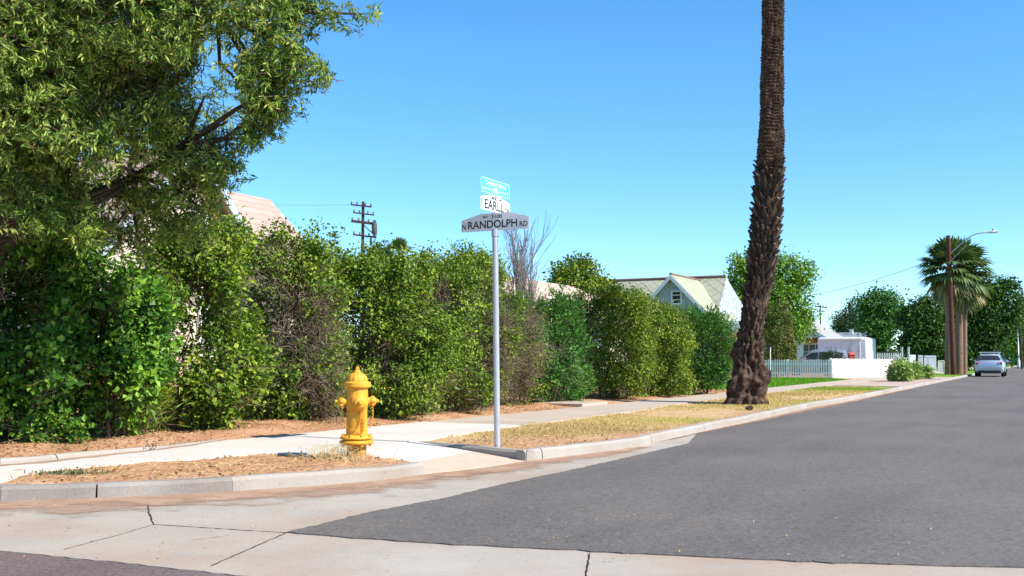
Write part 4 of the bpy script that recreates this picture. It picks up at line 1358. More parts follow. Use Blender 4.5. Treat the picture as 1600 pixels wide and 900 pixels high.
chain([(-.165, -.03, .61), (-.170, -.035, .55), (-.165, -.05, .47), (-.150, -.07, .40), (-.120, -.09, .36)], 15)
chain([(.165, -.03, .61), (.172, -.03, .54), (.168, -.03, .46), (.160, -.05, .40), (.125, -.08, .35)], 15)
chain([(.02, -.165, .57), (.018, -.150, .50), (.012, -.135, .42), (-.02, -.128, .36), (-.06, -.122, .335), (-.095, -.10, .345)], 18)
chain([(.035, -.158, .57), (.04, -.145, .49), (.045, -.130, .41), (.04, -.124, .33), (.01, -.124, .295), (-.03, -.122, .32)], 18)
chain([(.05, -.150, .56), (.06, -.130, .46), (.062, -.118, .38), (.05, -.120, .31), (.02, -.124, .30)], 16)

# ------------------------------------------------------------------ STREET NAME SIGN
def text_mesh(body, wd, ht, bold=0.0):
    cu = bpy.data.curves.new("txt", 'FONT'); cu.body = body; cu.size = 1; cu.extrude = .004; cu.offset = bold; cu.resolution_u = 4
    o = bpy.data.objects.new("txt", cu); COL.objects.link(o)
    bpy.context.view_layer.update()
    me = bpy.data.meshes.new_from_object(o.evaluated_get(bpy.context.evaluated_depsgraph_get()))
    bpy.data.objects.remove(o); bpy.data.curves.remove(cu)
    vs_ = [v.co.copy() for v in me.vertices]; fs = [tuple(p_.vertices) for p_ in me.polygons]
    bpy.data.meshes.remove(me)
    x0, x1 = min(v.x for v in vs_), max(v.x for v in vs_); y0, y1 = min(v.y for v in vs_), max(v.y for v in vs_)
    return [Vector(((v.x - x0) / (x1 - x0) * wd, (v.y - y0) / (y1 - y0) * ht, 0 if v.z < 0 else .0016)) for v in vs_], fs


base = G(777, 699, .115)
sg = empty("street_sign", base); tag(sg, "street name sign with three stacked blades on a grey steel pole at the corner", "street sign")
M_GALV = m_plain("galvanised pole", (.46, .47, .49), .38, .5, metal=.35, var=.12, sc=9)
lean = Vector((-.032, 0, 0))      # the pole leans a touch to the left at its top


def up(z): return lean * (z / 2.8) + Vector((0, 0, z))


mb = MB(); mb.tube([up(-.2), up(0), up(1.4), up(2.66)], .038, 20); mb.build("pole", M_GALV, sg)
mb = MB(); mb.tube([up(2.64), up(2.73)], .046, 20); mb.tube([up(2.72), up(3.33)], .011, 8)
mb.lathe([(.02, 3.335), (.02, 3.355), (.012, 3.362)], 6, Matrix.Translation((up(3.33).x, 0, 0)), smooth=False)
mb.build("bracket", M_GALV, sg)
M_SGREY = m_plain("white sign sheeting", (.78, .78, .78), .5, .3, var=.04)
M_SGRN = m_plain("turquoise sign sheeting", (.085, .53, .42), .5, .3, var=.05)
M_INK = m_plain("black lettering", (.012, .012, .014), .5, .3)
M_WINK = m_plain("white lettering", (.80, .82, .82), .5, .3)


def blade(zb, half, he, hc, flat, ax, mat, lines, ink, arrow=None, rounded=False, emblem=False):
    """ax points to the reader's right; outline rises to a flat top in the middle"""
    nv = ax.cross(Z3)            # towards the reader
    c0 = up(zb) + nv * .012
    if rounded:
        rr = .022; pts2 = []
        for cx, cz, a0 in ((half - rr, rr, -90), (half - rr, hc - rr, 0), (-half + rr, hc - rr, 90), (-half + rr, rr, 180)):
            for k in range(5): pts2.append((cx + rr * math.cos(R(a0 + 22.5 * k)), cz + rr * math.sin(R(a0 + 22.5 * k))))
    else:
        pts2 = [(-half, 0), (half, 0), (half, he), (flat, hc), (-flat, hc), (-half, he)]
    mb = MB(); mb.extrude([c0 + ax * x + Z3 * z for x, z in pts2], nv * -.004)
    o = mb.build("name_blade", mat, sg)
    mb = MB()
    for body, x, z, wd, ht, b in lines:
        v_, f_ = text_mesh(body, wd, ht, b)
        mb.add([c0 + ax * (x + q.x) + Z3 * (z + q.y) + nv * (q.z + .0012) for q in v_], f_)
    if arrow:
        x, z, L_, dr = arrow; h_ = .012
        P2 = [(x, z), (x + dr * .028, z + .02), (x + dr * .028, z + .006), (x + dr * L_, z + .006), (x + dr * L_, z - .006), (x + dr * .028, z - .006), (x + dr * .028, z - .02)]
        P3 = [c0 + ax * a + Z3 * b + nv * .0014 for a, b in P2]
        mb.add(P3, [(0, 1, 2, 5, 6), (2, 3, 4, 5)])
    if emblem:
        ins = .012
        for (xa, za, xb, zb_) in ((-half + .02, ins * .5, half - .02, ins), (-half + .02, hc - ins, half - .02, hc - ins * .5), (-half + ins * .4, .02, -half + ins * .9, hc - .02), (half - ins * .9, .02, half - ins * .4, hc - .02)):
            mb.add([c0 + ax * a + Z3 * b + nv * .0013 for a, b in ((xa, za), (xb, za), (xb, zb_), (xa, zb_))], [(0, 1, 2, 3)])
        mb.add([c0 + ax * a + Z3 * b + nv * .0013 for a, b in ((-.05, .03), (.05, .03), (.05, .075), (.032, .092), (-.032, .092), (-.05, .075))], [(0, 1, 2, 3, 4, 5)])
    mb.build("lettering", ink, o)
    return o


AR = Vector((UY, -UX, 0))         # reader's right on the blade that lies across the street
AE = Vector((UX, UY, 0))          # reader's right on the blades that lie along the street
blade(2.715, .485, .150, .222, .20, AR, M_SGREY,
      [("N", -.470, .034, .050, .066, .010), ("RANDOLPH", -.385, .034, .705, .098, .012), ("RD", .355, .034, .110, .062, .010), ("3100", -.045, .155, .150, .048, .008)], M_INK, (-.175, .178, .075, 1))
blade(2.945, .385, .155, .210, .10, AE, M_SGREY,
      [("E", -.372, .068, .038, .064, .012), ("EARLL", -.285, .022, .50, .118, .012), ("DR", .255, .022, .110, .062, .012), ("1400", -.14, .148, .18, .052, .008)], M_INK, (.165, .168, .085, -1))
blade(3.160, .385, .2, .195, .1, AE, M_SGRN,
      [("CHERRY LYNN", -.27, .105, .54, .052, .012), ("HISTORIC", -.345, .042, .27, .030, .004), ("DISTRICT", .085, .042, .25, .030, .004)], M_WINK, rounded=True, emblem=True)

# ------------------------------------------------------------------ BIG PALM
pb = G(1164, 631, .12)
pal = empty("date_palm", pb); tag(pal, "tall palm trunk shaggy with old leaf bases on the grass verge", "palm tree")
prof_px = [(633, 1131, 1199), (622, 1133, 1196), (610, 1136, 1196), (598, 1139, 1198), (585, 1143, 1195), (565, 1145, 1193), (540, 1150, 1193), (515, 1154, 1195), (490, 1159, 1199), (460, 1163, 1206), (420, 1169, 1213), (380, 1173, 1219),
           (340, 1176, 1222), (300, 1178, 1224), (270, 1181, 1224), (240, 1182, 1225), (215, 1184, 1226), (180, 1187, 1225), (140, 1188, 1225), (90, 1189, 1225), (40, 1190, 1225), (0, 1190, 1224), (-60, 1191, 1223)]
PY_ = pb.y
zz, cx, rr = [], [], []
for y, a, b in prof_px:
    A_, B_ = Q(a, y, PY_), Q(b, y, PY_)
    zz.append((A_.z + B_.z) / 2 - .12); cx.append((A_.x + B_.x) / 2 - pb.x); rr.append((B_.x - A_.x) / 2)
zz += [14.0, 17.0]; cx += [cx[-1] + .1, cx[-1] + .2]; rr += [.27, .25]
zz, cx, rr = map(np.array, (zz, cx, rr))
boot_lo, boot_hi = 1.5, np.interp(0, [0], [0]) + Q(1200, 262, PY_).z - .12
rngp = np.random.RandomState(11)
zs = np.concatenate([np.arange(-.1, 10.6, .026), np.arange(10.6, 17, .15)]); seg = 100
A_ = np.linspace(0, 2 * np.pi, seg, endpoint=False)
ZZ, AA = np.meshgrid(zs, A_, indexing='ij')
rad = np.interp(ZZ, zz, rr)
core = np.where((ZZ > boot_lo) & (ZZ < boot_hi), rad * .80, rad * .93)
P3 = np.stack([np.cos(AA) * .5, np.sin(AA) * .5, ZZ], -1).reshape(-1, 3)
lump = wav(P3, 5.5, 0).reshape(ZZ.shape) * .5 + wav(P3, 12, 1).reshape(ZZ.shape) * .4 + wav(P3, 26, 2).reshape(ZZ.shape) * .42
low = 1 - smooth(1.3, 2.3, ZZ)
hi = smooth(boot_hi - .4, boot_hi + .4, ZZ)
saw = ((ZZ + .03 * np.sin(AA * 3) + .03 * wav(P3, 4, 3).reshape(ZZ.shape)) / .085) % 1.0
core = core + low * lump * .085 + .025 * lump + hi * (saw - .5) * .055
core *= 1 + low * .22 * np.exp(-((ZZ - .55) / .28) ** 2) * np.maximum(0, np.cos(AA + .35)) + low * .14 * np.exp(-((ZZ - .75) / .3) ** 2) * np.maximum(0, np.cos(AA - 3.0))
V = np.stack([np.interp(ZZ, zz, cx) + core * np.cos(AA), core * np.sin(AA), ZZ], -1).reshape(-1, 3)
ii = np.arange(len(zs) * seg).reshape(len(zs), seg)
Fq = np.stack([ii[:-1], np.roll(ii[:-1], -1, 1), np.roll(ii[1:], -1, 1), ii[1:]], -1).reshape(-1, 4)
t = NT("palm bark"); p = t.pos()
c = t.ramp(t.noise(6, 6, t.scale(p, (1, 1, 1.8)), .7), [(.36, (.022, .014, .010)), (.52, (.095, .060, .042)), (.70, (.28, .185, .13))])
c = t.mix(t.ramp(t.noise(20, 4, t.scale(p, (1, 1, 3)), .7), [(.42, .7), (.6, 0.0)]), c, (.05, .032, .024))
t.bump(t.noise(35, 4, t.scale(p, (1, 1, 2))), .8, .03)
M_PALM = t.fin(c, .9, .12)
np_mesh("trunk", V, Fq, M_PALM, parent=pal)
# leaf bases, in spirals
L_BOOT = m_leaf("old leaf base", [(0.0, (.022, .012, .008)), (.5, (.068, .045, .032)), (.9, (.18, .12, .085)), (1.0, (.42, .30, .21))], .7, 0.0, .25)
VV, FF, TT = [], [], []
z = boot_lo - .9; row = 0; nv_ = 0
while z < boot_hi + .15:
    r_ = float(np.interp(z, zz, rr)); nb = max(10, int(2 * math.pi * r_ / .135))
    for k in range(nb):
        a = 2 * math.pi * (k + (row % 2) * .5) / nb + rngp.normal(0, .05) + row * .12
        zk = z + rngp.normal(0, .03)
        outn = np.array([math.cos(a), math.sin(a), 0]); tan = np.array([-math.sin(a), math.cos(a), 0]); upv = np.array([0, 0, 1.])
        sc = rngp.uniform(.7, 1.2) * (1 if boot_lo < z < boot_hi - .3 else .6) * (.75 if z < 2.3 else 1)
        flare = (.075 * float(smooth(1.2, 3.4, z)) + .03 if boot_lo < z else .03) * rngp.uniform(.6, 1.4)
        c0 = np.array([np.interp(zk, zz, cx), 0, zk]) + outn * (r_ * .64)
        w0, w1, Lb = .088 * sc, .030 * sc * rngp.uniform(.5, 1.3), .235 * sc
        b0_ = c0; t0 = c0 + upv * Lb + outn * (flare + r_ * .14)
        th = .05
        pts = [b0_ - tan * w0, b0_ + tan * w0, b0_ + outn * th + tan * w0 * .55, b0_ + outn * th - tan * w0 * .55,
               t0 - tan * w1 - outn * .035, t0 + tan * w1 - outn * .035, t0 + tan * w1 * .7 + outn * .012 + upv * rngp.normal(0, .02), t0 - tan * w1 * .7 + outn * .012 + upv * rngp.normal(0, .02)]
        VV += pts
        FF += [[nv_ + i for i in f_] for f_ in ((3, 2, 6, 7), (0, 3, 7, 4), (2, 1, 5, 6), (4, 7, 6, 5), (1, 0, 4, 5))]
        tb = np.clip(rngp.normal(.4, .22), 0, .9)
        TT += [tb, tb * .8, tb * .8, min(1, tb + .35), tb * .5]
        nv_ += 8
    z += .108; row += 1
np_mesh("leaf_bases", np.array(VV), np.array(FF), L_BOOT, np.array(TT), pal)
# crown, high above the picture
rc = np.random.RandomState(4)
VP, FP, TP = [], [], []
bb = 0
mbp = MB()
for k in range(46):
    a = k * 2.399; el = 1.25 - 1.9 * (k / 46); Lr = rc.uniform(2.6, 3.4)
    o_ = np.array([math.cos(a), math.sin(a), 0]); p_ = np.array([cx[-1], 0, 17.0]); d_ = o_ * math.cos(el) + np.array([0, 0, math.sin(el)])
    pts = [p_.copy()]
    for i in range(9):
        p_ = p_ + d_ * Lr / 9; d_ = d_ + np.array([0, 0, -.13]); d_ /= np.linalg.norm(d_); pts.append(p_.copy())
    mbp.tube(pts, [.035 - .003 * i for i in range(10)], 5)
    side = np.cross(o_, [0, 0, 1.])
    Pb, Ab = [], []
    for i in range(1, 10):
        for sgn in (-1, 1):
            for j in range(4):
                f_ = j / 4
                Pb.append(pts[i - 1] * (1 - f_) + pts[i] * f_); Ab.append(sgn * side * .8 + (pts[i] - pts[i - 1]) / Lr * 9 * .6 + np.array([0, 0, -.25]))
    Pb, Ab = np.array(Pb), np.array(Ab)
    v_, f_ = leaf_quads(Pb, Ab, np.tile([0, 0, 1.], (len(Pb), 1)) + rc.normal(size=Pb.shape) * .3, .5, .04)
    VP.append(v_); FP.append(f_ + bb); bb += len(v_); TP.append(np.clip(rc.normal(.45, .2, len(Pb)), 0, 1))
cr_ = np_mesh("crown", np.concatenate(VP), np.concatenate(FP), L_FAN, np.concatenate(TP), pal)
mbp.build("frond_ribs", M_TWIG, cr_)

# ------------------------------------------------------------------ HEDGE SHRUBS
HG1, HG2 = "overgrown hedge shrubs along the left plot", "clipped hedge shrubs left of the palm"
shrub("hedge_shrub", "dark broad leaved shrub at the left edge under the big tree", "shrub", -170, 150, 315, 697, 1.8, L_DARK, .078, .05, 17000, 1, group=HG1, hole=.9, twigs=700, power=2.7, rough=1.3)
shrub("hedge_shrub", "large leaved green shrub near the gap where the house window shows", "shrub", 60, 236, 425, 690, 1.5, L_DARK, .078, .05, 8500, 2, group=HG1, hole=.5, twigs=700, power=2.5, fr=.8, rough=1.3, see=True)
shrub("hedge_shrub", "narrow climbing shrub right of the gap with bare trunk below", "shrub", 224, 392, 372, 676, 1.3, L_PRIVET, .07, .044, 9500, 3, group=HG1, hole=.5, twigs=900, dead=1.25, power=2.7, rough=1.3, see=True, shoots=7)
shrub("hedge_shrub", "thinning twiggy shrub behind and left of the hydrant", "shrub", 340, 532, 391, 664, 1.6, L_PRIVET, .06, .036, 11500, 4, group=HG1, dead=.5, hole=.7, twigs=1300, shoots=30, power=2.7, rough=1.4, deadbias=(.15, .05, .6, .6))
shrub("hedge_shrub", "lush bright green shrub directly behind the hydrant", "shrub", 450, 690, 424, 656, 1.7, L_PRIVET, .06, .036, 22000, 5, group=HG1, dead=1.5, hole=.95, twigs=900, shoots=46, power=2.6, rough=1.35, deadbias=(-.85, -.1, .12, .4))
shrub("hedge_shrub", "green shrub with rusty dry patch right of the lush bright shrub", "shrub", 585, 752, 434, 648, 1.5, L_PRIVET, .058, .034, 11500, 6, group=HG1, dead=.8, twigs=1100, shoots=24, power=2.7, rough=1.3, deadbias=(.1, .8, .45, .25))
shrub("hedge_shrub", "tall olive shrub with leafy shoots on top left of the sign pole", "shrub", 645, 806, 422, 643, 1.7, L_YEL, .052, .028, 13500, 7, group=HG1, dead=.7, twigs=1500, shoots=54, power=2.7, rough=1.3, deadbias=(-.1, -.45, .9, .55))
shrub("hedge_shrub", "half bare grey twiggy shrub behind the sign pole", "shrub", 738, 844, 470, 636, 1.7, L_YEL, .05, .028, 6500, 8, group=HG1, dead=-.1, twigs=1700, power=2.4, rough=1.5, shoots=12, deadbias=(.5, -.3, .6, .8))
shrub("hedge_shrub", "small dark green rounded shrub in front of the oleander tops", "shrub", 824, 900, 512, 632, 1.4, L_OLEA, .055, .034, 8500, 9, group=HG2, hole=1.5, twigs=300, power=2.8)
shrub("hedge_shrub", "wide yellow green clipped shrub with a dry hollow on its left", "shrub", 874, 1014, 463, 623, 2.4, L_YEL, .055, .036, 25000, 10, group=HG2, hole=3, drytwig=.02, twigs=700, power=3.2, dead=1.5, pock=1.1, deadbias=(-.6, -.05, .42, .36))
shrub("hedge_shrub", "narrow yellow green clipped shrub beside the dark oleander", "shrub", 982, 1076, 479, 619, 2.4, L_YEL, .055, .036, 17000, 11, group=HG2, drytwig=.02, hole=3, twigs=400, power=3.6, dead=2.2, pock=.8)
shrub("hedge_shrub", "dark glossy oleander at the right end of the hedge next to the palm", "shrub", 1040, 1138, 494, 615, 2.4, L_OLEA, .13, .026, 14000, 12, group=HG2, hole=1.5, twigs=300, power=2.5, up=.2, droop=-.3, pock=.8)
shrub("oleander", "light green oleander tops rising behind the small dark shrub", "shrub", 816, 912, 468, 629, 1.8, L_OLEA, .13, .026, 7500, 13, zb=.16, hole=1.5, twigs=200, power=2.8, up=.2, droop=-.4, pock=.8)
shrub("weedy_plant", "low weedy grass clump at the foot of the hedge left of the hydrant", "plant", 170, 268, 600, 681, .7, L_YEL, .13, .012, 1300, 14, power=2.2, hole=2, pock=2, twigs=60, droop=-.5)
shrub("weedy_plant", "low leafy sprawl at the hedge foot between weeds and hydrant", "plant", 255, 360, 612, 673, .7, L_PRIVET, .07, .04, 1500, 15, power=2.2, hole=1.2, twigs=80)
shrub("weedy_plant", "leafy low growth at the hedge foot just left of the hydrant", "plant", 385, 490, 570, 664, .8, L_PRIVET, .065, .04, 3000, 16, power=2.3, hole=.8, twigs=160)
shrub("weedy_plant", "small sprouting weed on the bank at the left edge", "plant", 40, 120, 655, 696, .6, L_DARK, .07, .04, 700, 17, power=2.2, hole=1.2, twigs=40)
FB = "low bushes beside the driveway"
shrub("low_bush", "low bright bush with pale leaves at the end of the white board fence", "bush", 1400, 1421, 571, 596, 1.2, L_PALE, .14, .08, 1800, 18, group=FB, power=2.4, zb=.12, twigs=120)
shrub("low_bush", "middle low bright bush right of the white board fence", "bush", 1419, 1438, 573, 593, 1.2, L_PALE, .14, .08, 1700, 19, group=FB, power=2.4, zb=.12, twigs=120)
shrub("low_bush", "smallest low bush nearest the palm trunks", "bush", 1437, 1449, 575, 592, 1.0, L_PALE, .14, .08, 1100, 20, group=FB, power=2.4, zb=.12, twigs=80)
shrub("garden_shrub", "yellowish reddening shrub right behind the palm trunk", "shrub", 1190, 1238, 478, 591, 2.0, L_AUTUMN, .10, .05, 6500, 21, power=2.3, zb=.12, hole=.8, twigs=200)
shrub("garden_shrub", "rust tinted low shrub left of the grey car behind the fence", "shrub", 1206, 1236, 535, 589, 1.5, L_AUTUMN, .10, .05, 2800, 22, power=2.3, zb=.12, twigs=60)
shrub("garden_shrub", "grey green yard shrub between the grey car and the trailer", "shrub", 1290, 1316, 540, 589.5, 1.0, L_PINE, .12, .03, 2600, 23, power=2.2, zb=.12, hole=.9, twigs=60)

# ------------------------------------------------------------------ TREES
def lobe(px, py, Y, rpx, ry=None, sq=1.0):
    r_ = rpx / F * Y
    return (Q(px, py, Y), (r_, ry if ry else r_, r_ * sq))


# big leafy tree at the left
bt = empty("leafy_tree", (-7.6, 12.6, .15)); tag(bt, "big spreading leafy tree with narrow leaves filling the upper left", "tree")
rng = np.random.RandomState(21)
lobes = [lobe(-40, 60, 10.5, 170), lobe(60, 40, 10.5, 150), lobe(180, 40, 10.8, 150), lobe(300, 30, 11, 130), lobe(400, 20, 11, 100), lobe(470, 10, 11.2, 65, sq=.8),
         lobe(520, 24, 11.2, 40, .35, .5), lobe(566, 22, 11.2, 30, .22, .35), lobe(400, 110, 11.2, 85), lobe(460, 110, 11.3, 55, sq=.8), lobe(508, 112, 11.3, 36, .3, .6),
         lobe(395, 180, 11.5, 60, sq=.9), lobe(440, 165, 11.4, 40, .35, .7), lobe(405, 212, 11.5, 24, .25, .7), lobe(320, 150, 11.5, 110), lobe(330, 240, 11.6, 55, sq=.9), lobe(350, 268, 11.6, 36, .35, .8),
         lobe(230, 130, 11.2, 120), lobe(250, 210, 11.6, 80, sq=.8), lobe(120, 160, 10.8, 110), lobe(30, 190, 10.8, 110), lobe(150, 225, 11.0, 60), lobe(290, 300, 12, 70, .5, .7), lobe(220, 320, 12.2, 60, .5, .6), lobe(30, 300, 12, 85, .9),
         lobe(-60, 250, 11.5, 130), lobe(90, 335, 12.3, 60, .5, .8), lobe(322, 335, 12.2, 38, .35, .8), lobe(300, 370, 12.4, 50, .4, .7), lobe(345, 285, 11.9, 26, .3, .8), lobe(10, 350, 11.4, 90, .6), lobe(355, 190, 11.5, 65), lobe(385, 140, 11.4, 65), lobe(215, 375, 12.4, 45, .4, .8), lobe(255, 345, 12.4, 50, .4, .8), lobe(175, 360, 12.4, 45, .4, .8), lobe(40, 310, 11.2, 75, .4), lobe(100, 345, 11.5, 65, .4),  lobe(110, 285, 11.6, 55, .4, .8), lobe(20, 250, 11.2, 90, .6), lobe(270, 260, 11.8, 60, .5, .8), lobe(190, 290, 12, 45, .4, .8),
         (Vector((-5.0, 11.5, 6.6)), (3.2, 2.6, 1.5)), (Vector((-8.2, 12.5, 6.2)), (2.6, 2.6, 2.2)), (Vector((-5.5, 13.6, 5.4)), (2.4, 1.6, 1.6))]
lob = [(c_ - bt.location, r_) for c_, r_ in lobes]
# whorls of narrow leaves at twig ends
vol = np.array([l[1][0] * l[1][1] * l[1][2] for l in lob]) ** .78
K = 15000
Cs, Os = [], []
for (c_, r_), k in zip(lob, np.maximum(6, (K * vol / vol.sum()).astype(int))):
    d_ = nrm(rng.normal(size=(k * 3, 3)))
    rad_ = np.where(rng.uniform(size=(k * 3, 1)) < .35, rng.uniform(.05, 1, (k * 3, 1)), rng.uniform(.4, 1.0, (k * 3, 1)) ** .6)
    pp = np.array(c_)[None] + d_ * rad_ * np.array(r_)[None]
    ok = (wav(pp, 2.3, 2) < .85) & (wav(pp + 9, 5.0, 1) < 1.0)
    Cs.append(pp[ok][:k]); Os.append(d_[ok][:k])
Cw, Ow = np.concatenate(Cs), np.concatenate(Os)
tw = nrm(Ow * .6 + rng.normal(size=Ow.shape) * .6 + [0, 0, -.05])
per = 18
n = len(Cw) * per
ci = np.repeat(np.arange(len(Cw)), per)
along = np.tile(np.linspace(-.22, .04, per), len(Cw))[:, None]
side = rng.normal(size=(n, 3)); side = nrm(side - tw[ci] * (side * tw[ci]).sum(1, keepdims=True))
P_ = Cw[ci] + tw[ci] * along + rng.normal(size=(n, 3)) * .008
A_ = tw[ci] * .75 + side * .8 + np.array([0, 0, -.10])
s_ = rng.uniform(.6, 1.25, n)
V, Fq = leaf_quads(P_, A_, np.array([.22, -.32, .7]) + rng.normal(size=(n, 3)) * .5, .084 * s_, .022 * s_, .1, .12)
tint = np.clip(rng.normal(.54, .2, n) + np.repeat(rng.normal(0, .2, len(Cw)), per), 0, .88)
tint = np.where(rng.uniform(size=n) < .012, 1.0, tint)
np_mesh("crown", V, Fq, L_ASH, tint, bt)
B0 = bt.location
parts = [twig_mesh(Cw - tw * .24, Cw + tw * .04, .0035, .0015)]
cen = np.array([np.array(c_) for c_, _ in lob])
near = np.argmin(((Cw[:, None] - cen[None]) ** 2).sum(2), 1)
st_ = Cw - tw * .24
m_ = rng.uniform(size=len(Cw)) < .5
mid = (st_ + cen[near]) / 2 + rng.normal(size=st_.shape) * .08
hub = cen[near] + rng.normal(size=st_.shape) * .15
m_ &= np.linalg.norm(st_ - cen[near], axis=1) < .75
hub = hub * .45 + st_ * .55
parts += [twig_mesh(hub[m_], mid[m_] * .3 + st_[m_] * .7, .006, .005), twig_mesh(mid[m_] * .3 + st_[m_] * .7, st_[m_], .005, .003)]
tw_o = np_mesh("twigs", *cat_mesh(parts), M_STEM, parent=bt)
mb = MB()


def wp(px, py, Y): return Q(px, py, Y) - B0


mb.tube([(0, 0, -.1), (.05, 0, .5), wp(-30, 430, 12.6), wp(0, 350, 12.5)], [.30, .25, .22, .19], 12)
mb.tube([wp(0, 350, 12.5), wp(20, 280, 12.3), wp(45, 215, 12.2), wp(60, 130, 12), wp(120, 40, 11.6), wp(180, -80, 11.4)], [.17, .15, .13, .10, .07, .03], 10)
mb.tube([wp(0, 365, 12.5), wp(55, 305, 12.2), wp(105, 240, 12), wp(150, 170, 11.8), wp(240, 90, 11.5), wp(340, 20, 11.2)], [.13, .12, .10, .08, .05, .02], 10)
mb.tube([wp(10, 380, 12.5), wp(70, 335, 12.3), wp(135, 310, 12.2), wp(215, 275, 12), wp(290, 225, 11.7), wp(370, 170, 11.5), wp(470, 115, 11.3)], [.09, .08, .07, .055, .04, .025, .01], 8)
mb.tube([wp(75, 340, 12.3), wp(120, 315, 12.25), wp(165, 305, 12.2), wp(240, 300, 12.1), wp(320, 285, 11.8)], [.06, .055, .045, .03, .012], 8)
mb.tube([wp(-30, 400, 12.6), wp(-60, 250, 12.2), wp(-90, 60, 11.6)], [.16, .12, .05], 8)
for c_, r_ in lob:
    a = min((wp(60, 130, 12), wp(150, 170, 11.8), wp(215, 275, 12), wp(240, 90, 11.5), wp(290, 225, 11.7), wp(-60, 250, 12.2), wp(120, 40, 11.6), wp(340, 20, 11.2)), key=lambda q: (q - c_).length)
    mb.tube([a, a.lerp(c_, .5) + Vector(rng.normal(size=3) * .08), c_], [.03, .022, .01], 6)
mb.build("trunk", M_BARK, bt)

# slender bare tree behind the hedge
bb_ = G(812, 618, .15); bb_ = bb_ * (26.5 / bb_.y); bb_.z = .15
bare = empty("bare_tree", bb_); tag(bare, "slender leafless grey tree just right of the sign pole", "tree")
rb_ = np.random.RandomState(8)
P0, P1, R0, R1 = [], [], [], []


def grow_b(p_, d_, L_, r_, lv):
    n_ = 5
    for i in range(n_):
        q_ = p_ + d_ * L_ / n_
        P0.append(p_); P1.append(q_); R0.append(r_ * (1 - .6 * i / n_)); R1.append(r_ * (1 - .6 * (i + 1) / n_))
        p_ = q_
        d_ = d_ + rb_.normal(size=3) * .09 + np.array([0, 0, .07]); d_ /= np.linalg.norm(d_)
        if lv < 4 and (i > 0 or lv > 0):
            for _ in range((5, 3, 2, 1)[lv]):
                e_ = d_ + rb_.normal(size=3) * .20 * np.array([1, 1, .5]) + [0, 0, .12]; e_ /= np.linalg.norm(e_)
                grow_b(p_, e_, L_ * rb_.uniform(.32, .55), r_ * (1 - .6 * (i + 1) / n_) * .62, lv + 1) if lv < 3 and rb_.uniform() < (.95, .8, .45)[min(lv, 2)] else None


hB = Q(820, 288, 26.5).z - .15
grow_b(np.array([0, 0, -.05]), np.array([.02, 0, 1.]), hB * .60, .042, 0)
grow_b(np.array([0, 0, 1.2]), np.array([-.06, 0, 1.]), hB * .52, .03, 1)
grow_b(np.array([.05, 0, 1.1]), np.array([.17, .1, 1.]), hB * .46, .027, 1)
grow_b(np.array([.02, 0, hB * .5]), np.array([.03, 0, 1.]), hB * .42, .018, 1)
P0, P1 = np.array(P0), np.array(P1); zk_ = hB / max(P1[:, 2].max(), .1); P0[:, 2] *= zk_; P1[:, 2] *= zk_; P0[:, :2] *= .85; P1[:, :2] *= .85
np_mesh("branches", *twig_mesh(P0, P1, np.maximum(np.array(R0), .0045), np.maximum(np.array(R1), .0034), 4), m_plain("bare grey wood", (.22, .19, .18), .9, .1, var=.25), parent=bare)

tree("bushy_tree", "rounded yellow green tree behind the low tan roof and clipped hedge", Q(905, 556, 42).xy.to_3d() + Z3 * .12,
     [lobe(905, 440, 42, 36), lobe(880, 440, 42, 26), lobe(935, 450, 42, 26), lobe(905, 418, 42, 20), lobe(868, 455, 42, 20), lobe(905, 480, 42, 50)], 9000, .17, .09, L_YEL, .16, 31, spread=.16)
tree("shade_tree", "bright lime green tree with airy crown behind the palm trunk", Q(1196, 572, 62).xy.to_3d() + Z3 * .12,
     [lobe(1196, 470, 62, 46), lobe(1232, 450, 62, 34), lobe(1165, 440, 62, 32), lobe(1225, 500, 62, 38), lobe(1250, 430, 62, 22), lobe(1165, 420, 62, 24), lobe(1205, 410, 62, 28, sq=.8), lobe(1245, 490, 62, 26), lobe(1160, 480, 62, 36), lobe(1225, 522, 61, 20), lobe(1246, 508, 61, 18),
      lobe(1235, 408, 62, 14, .6, .7), lobe(1150, 404, 62, 10, .5, .7), lobe(1258, 412, 62, 9, .4, .6), lobe(1192, 390, 62, 9, .4, .7)], 21000, .19, .11, L_LIME, .2, 32, spread=.2, hole=1.15, hscale=1.5)
tree("conifer_tree", "distant grey green pine above the blue grey roof", Q(1328, 556, 135).xy.to_3d() + Z3 * .12,
     [lobe(1328, 510, 135, 26, sq=.5), lobe(1318, 498, 135, 18, sq=.5), lobe(1336, 490, 135, 16, sq=.5), lobe(1328, 478, 135, 9, sq=.9), lobe(1312, 512, 135, 15, sq=.4), lobe(1345, 505, 135, 14, sq=.5), lobe(1327, 525, 135, 26, sq=.4)], 6000, .4, .12, L_PINE, .25, 33, spread=.35)
tree("round_tree", "mid green rounded tree right of the pine, before the dark trees", Q(1376, 562, 100).xy.to_3d() + Z3 * .12,
     [lobe(1376, 482, 100, 28), lobe(1360, 500, 100, 22), lobe(1394, 495, 100, 22), lobe(1378, 515, 100, 34), lobe(1352, 472, 100, 14, sq=.7), lobe(1392, 466, 100, 16, sq=.7), lobe(1385, 540, 100, 22), lobe(1368, 462, 100, 13, sq=.7)], 10500, .3, .17, L_OLEA, .25, 34, spread=.3, hole=.9, hscale=.9)
DG = "dark evergreen trees far down the street"
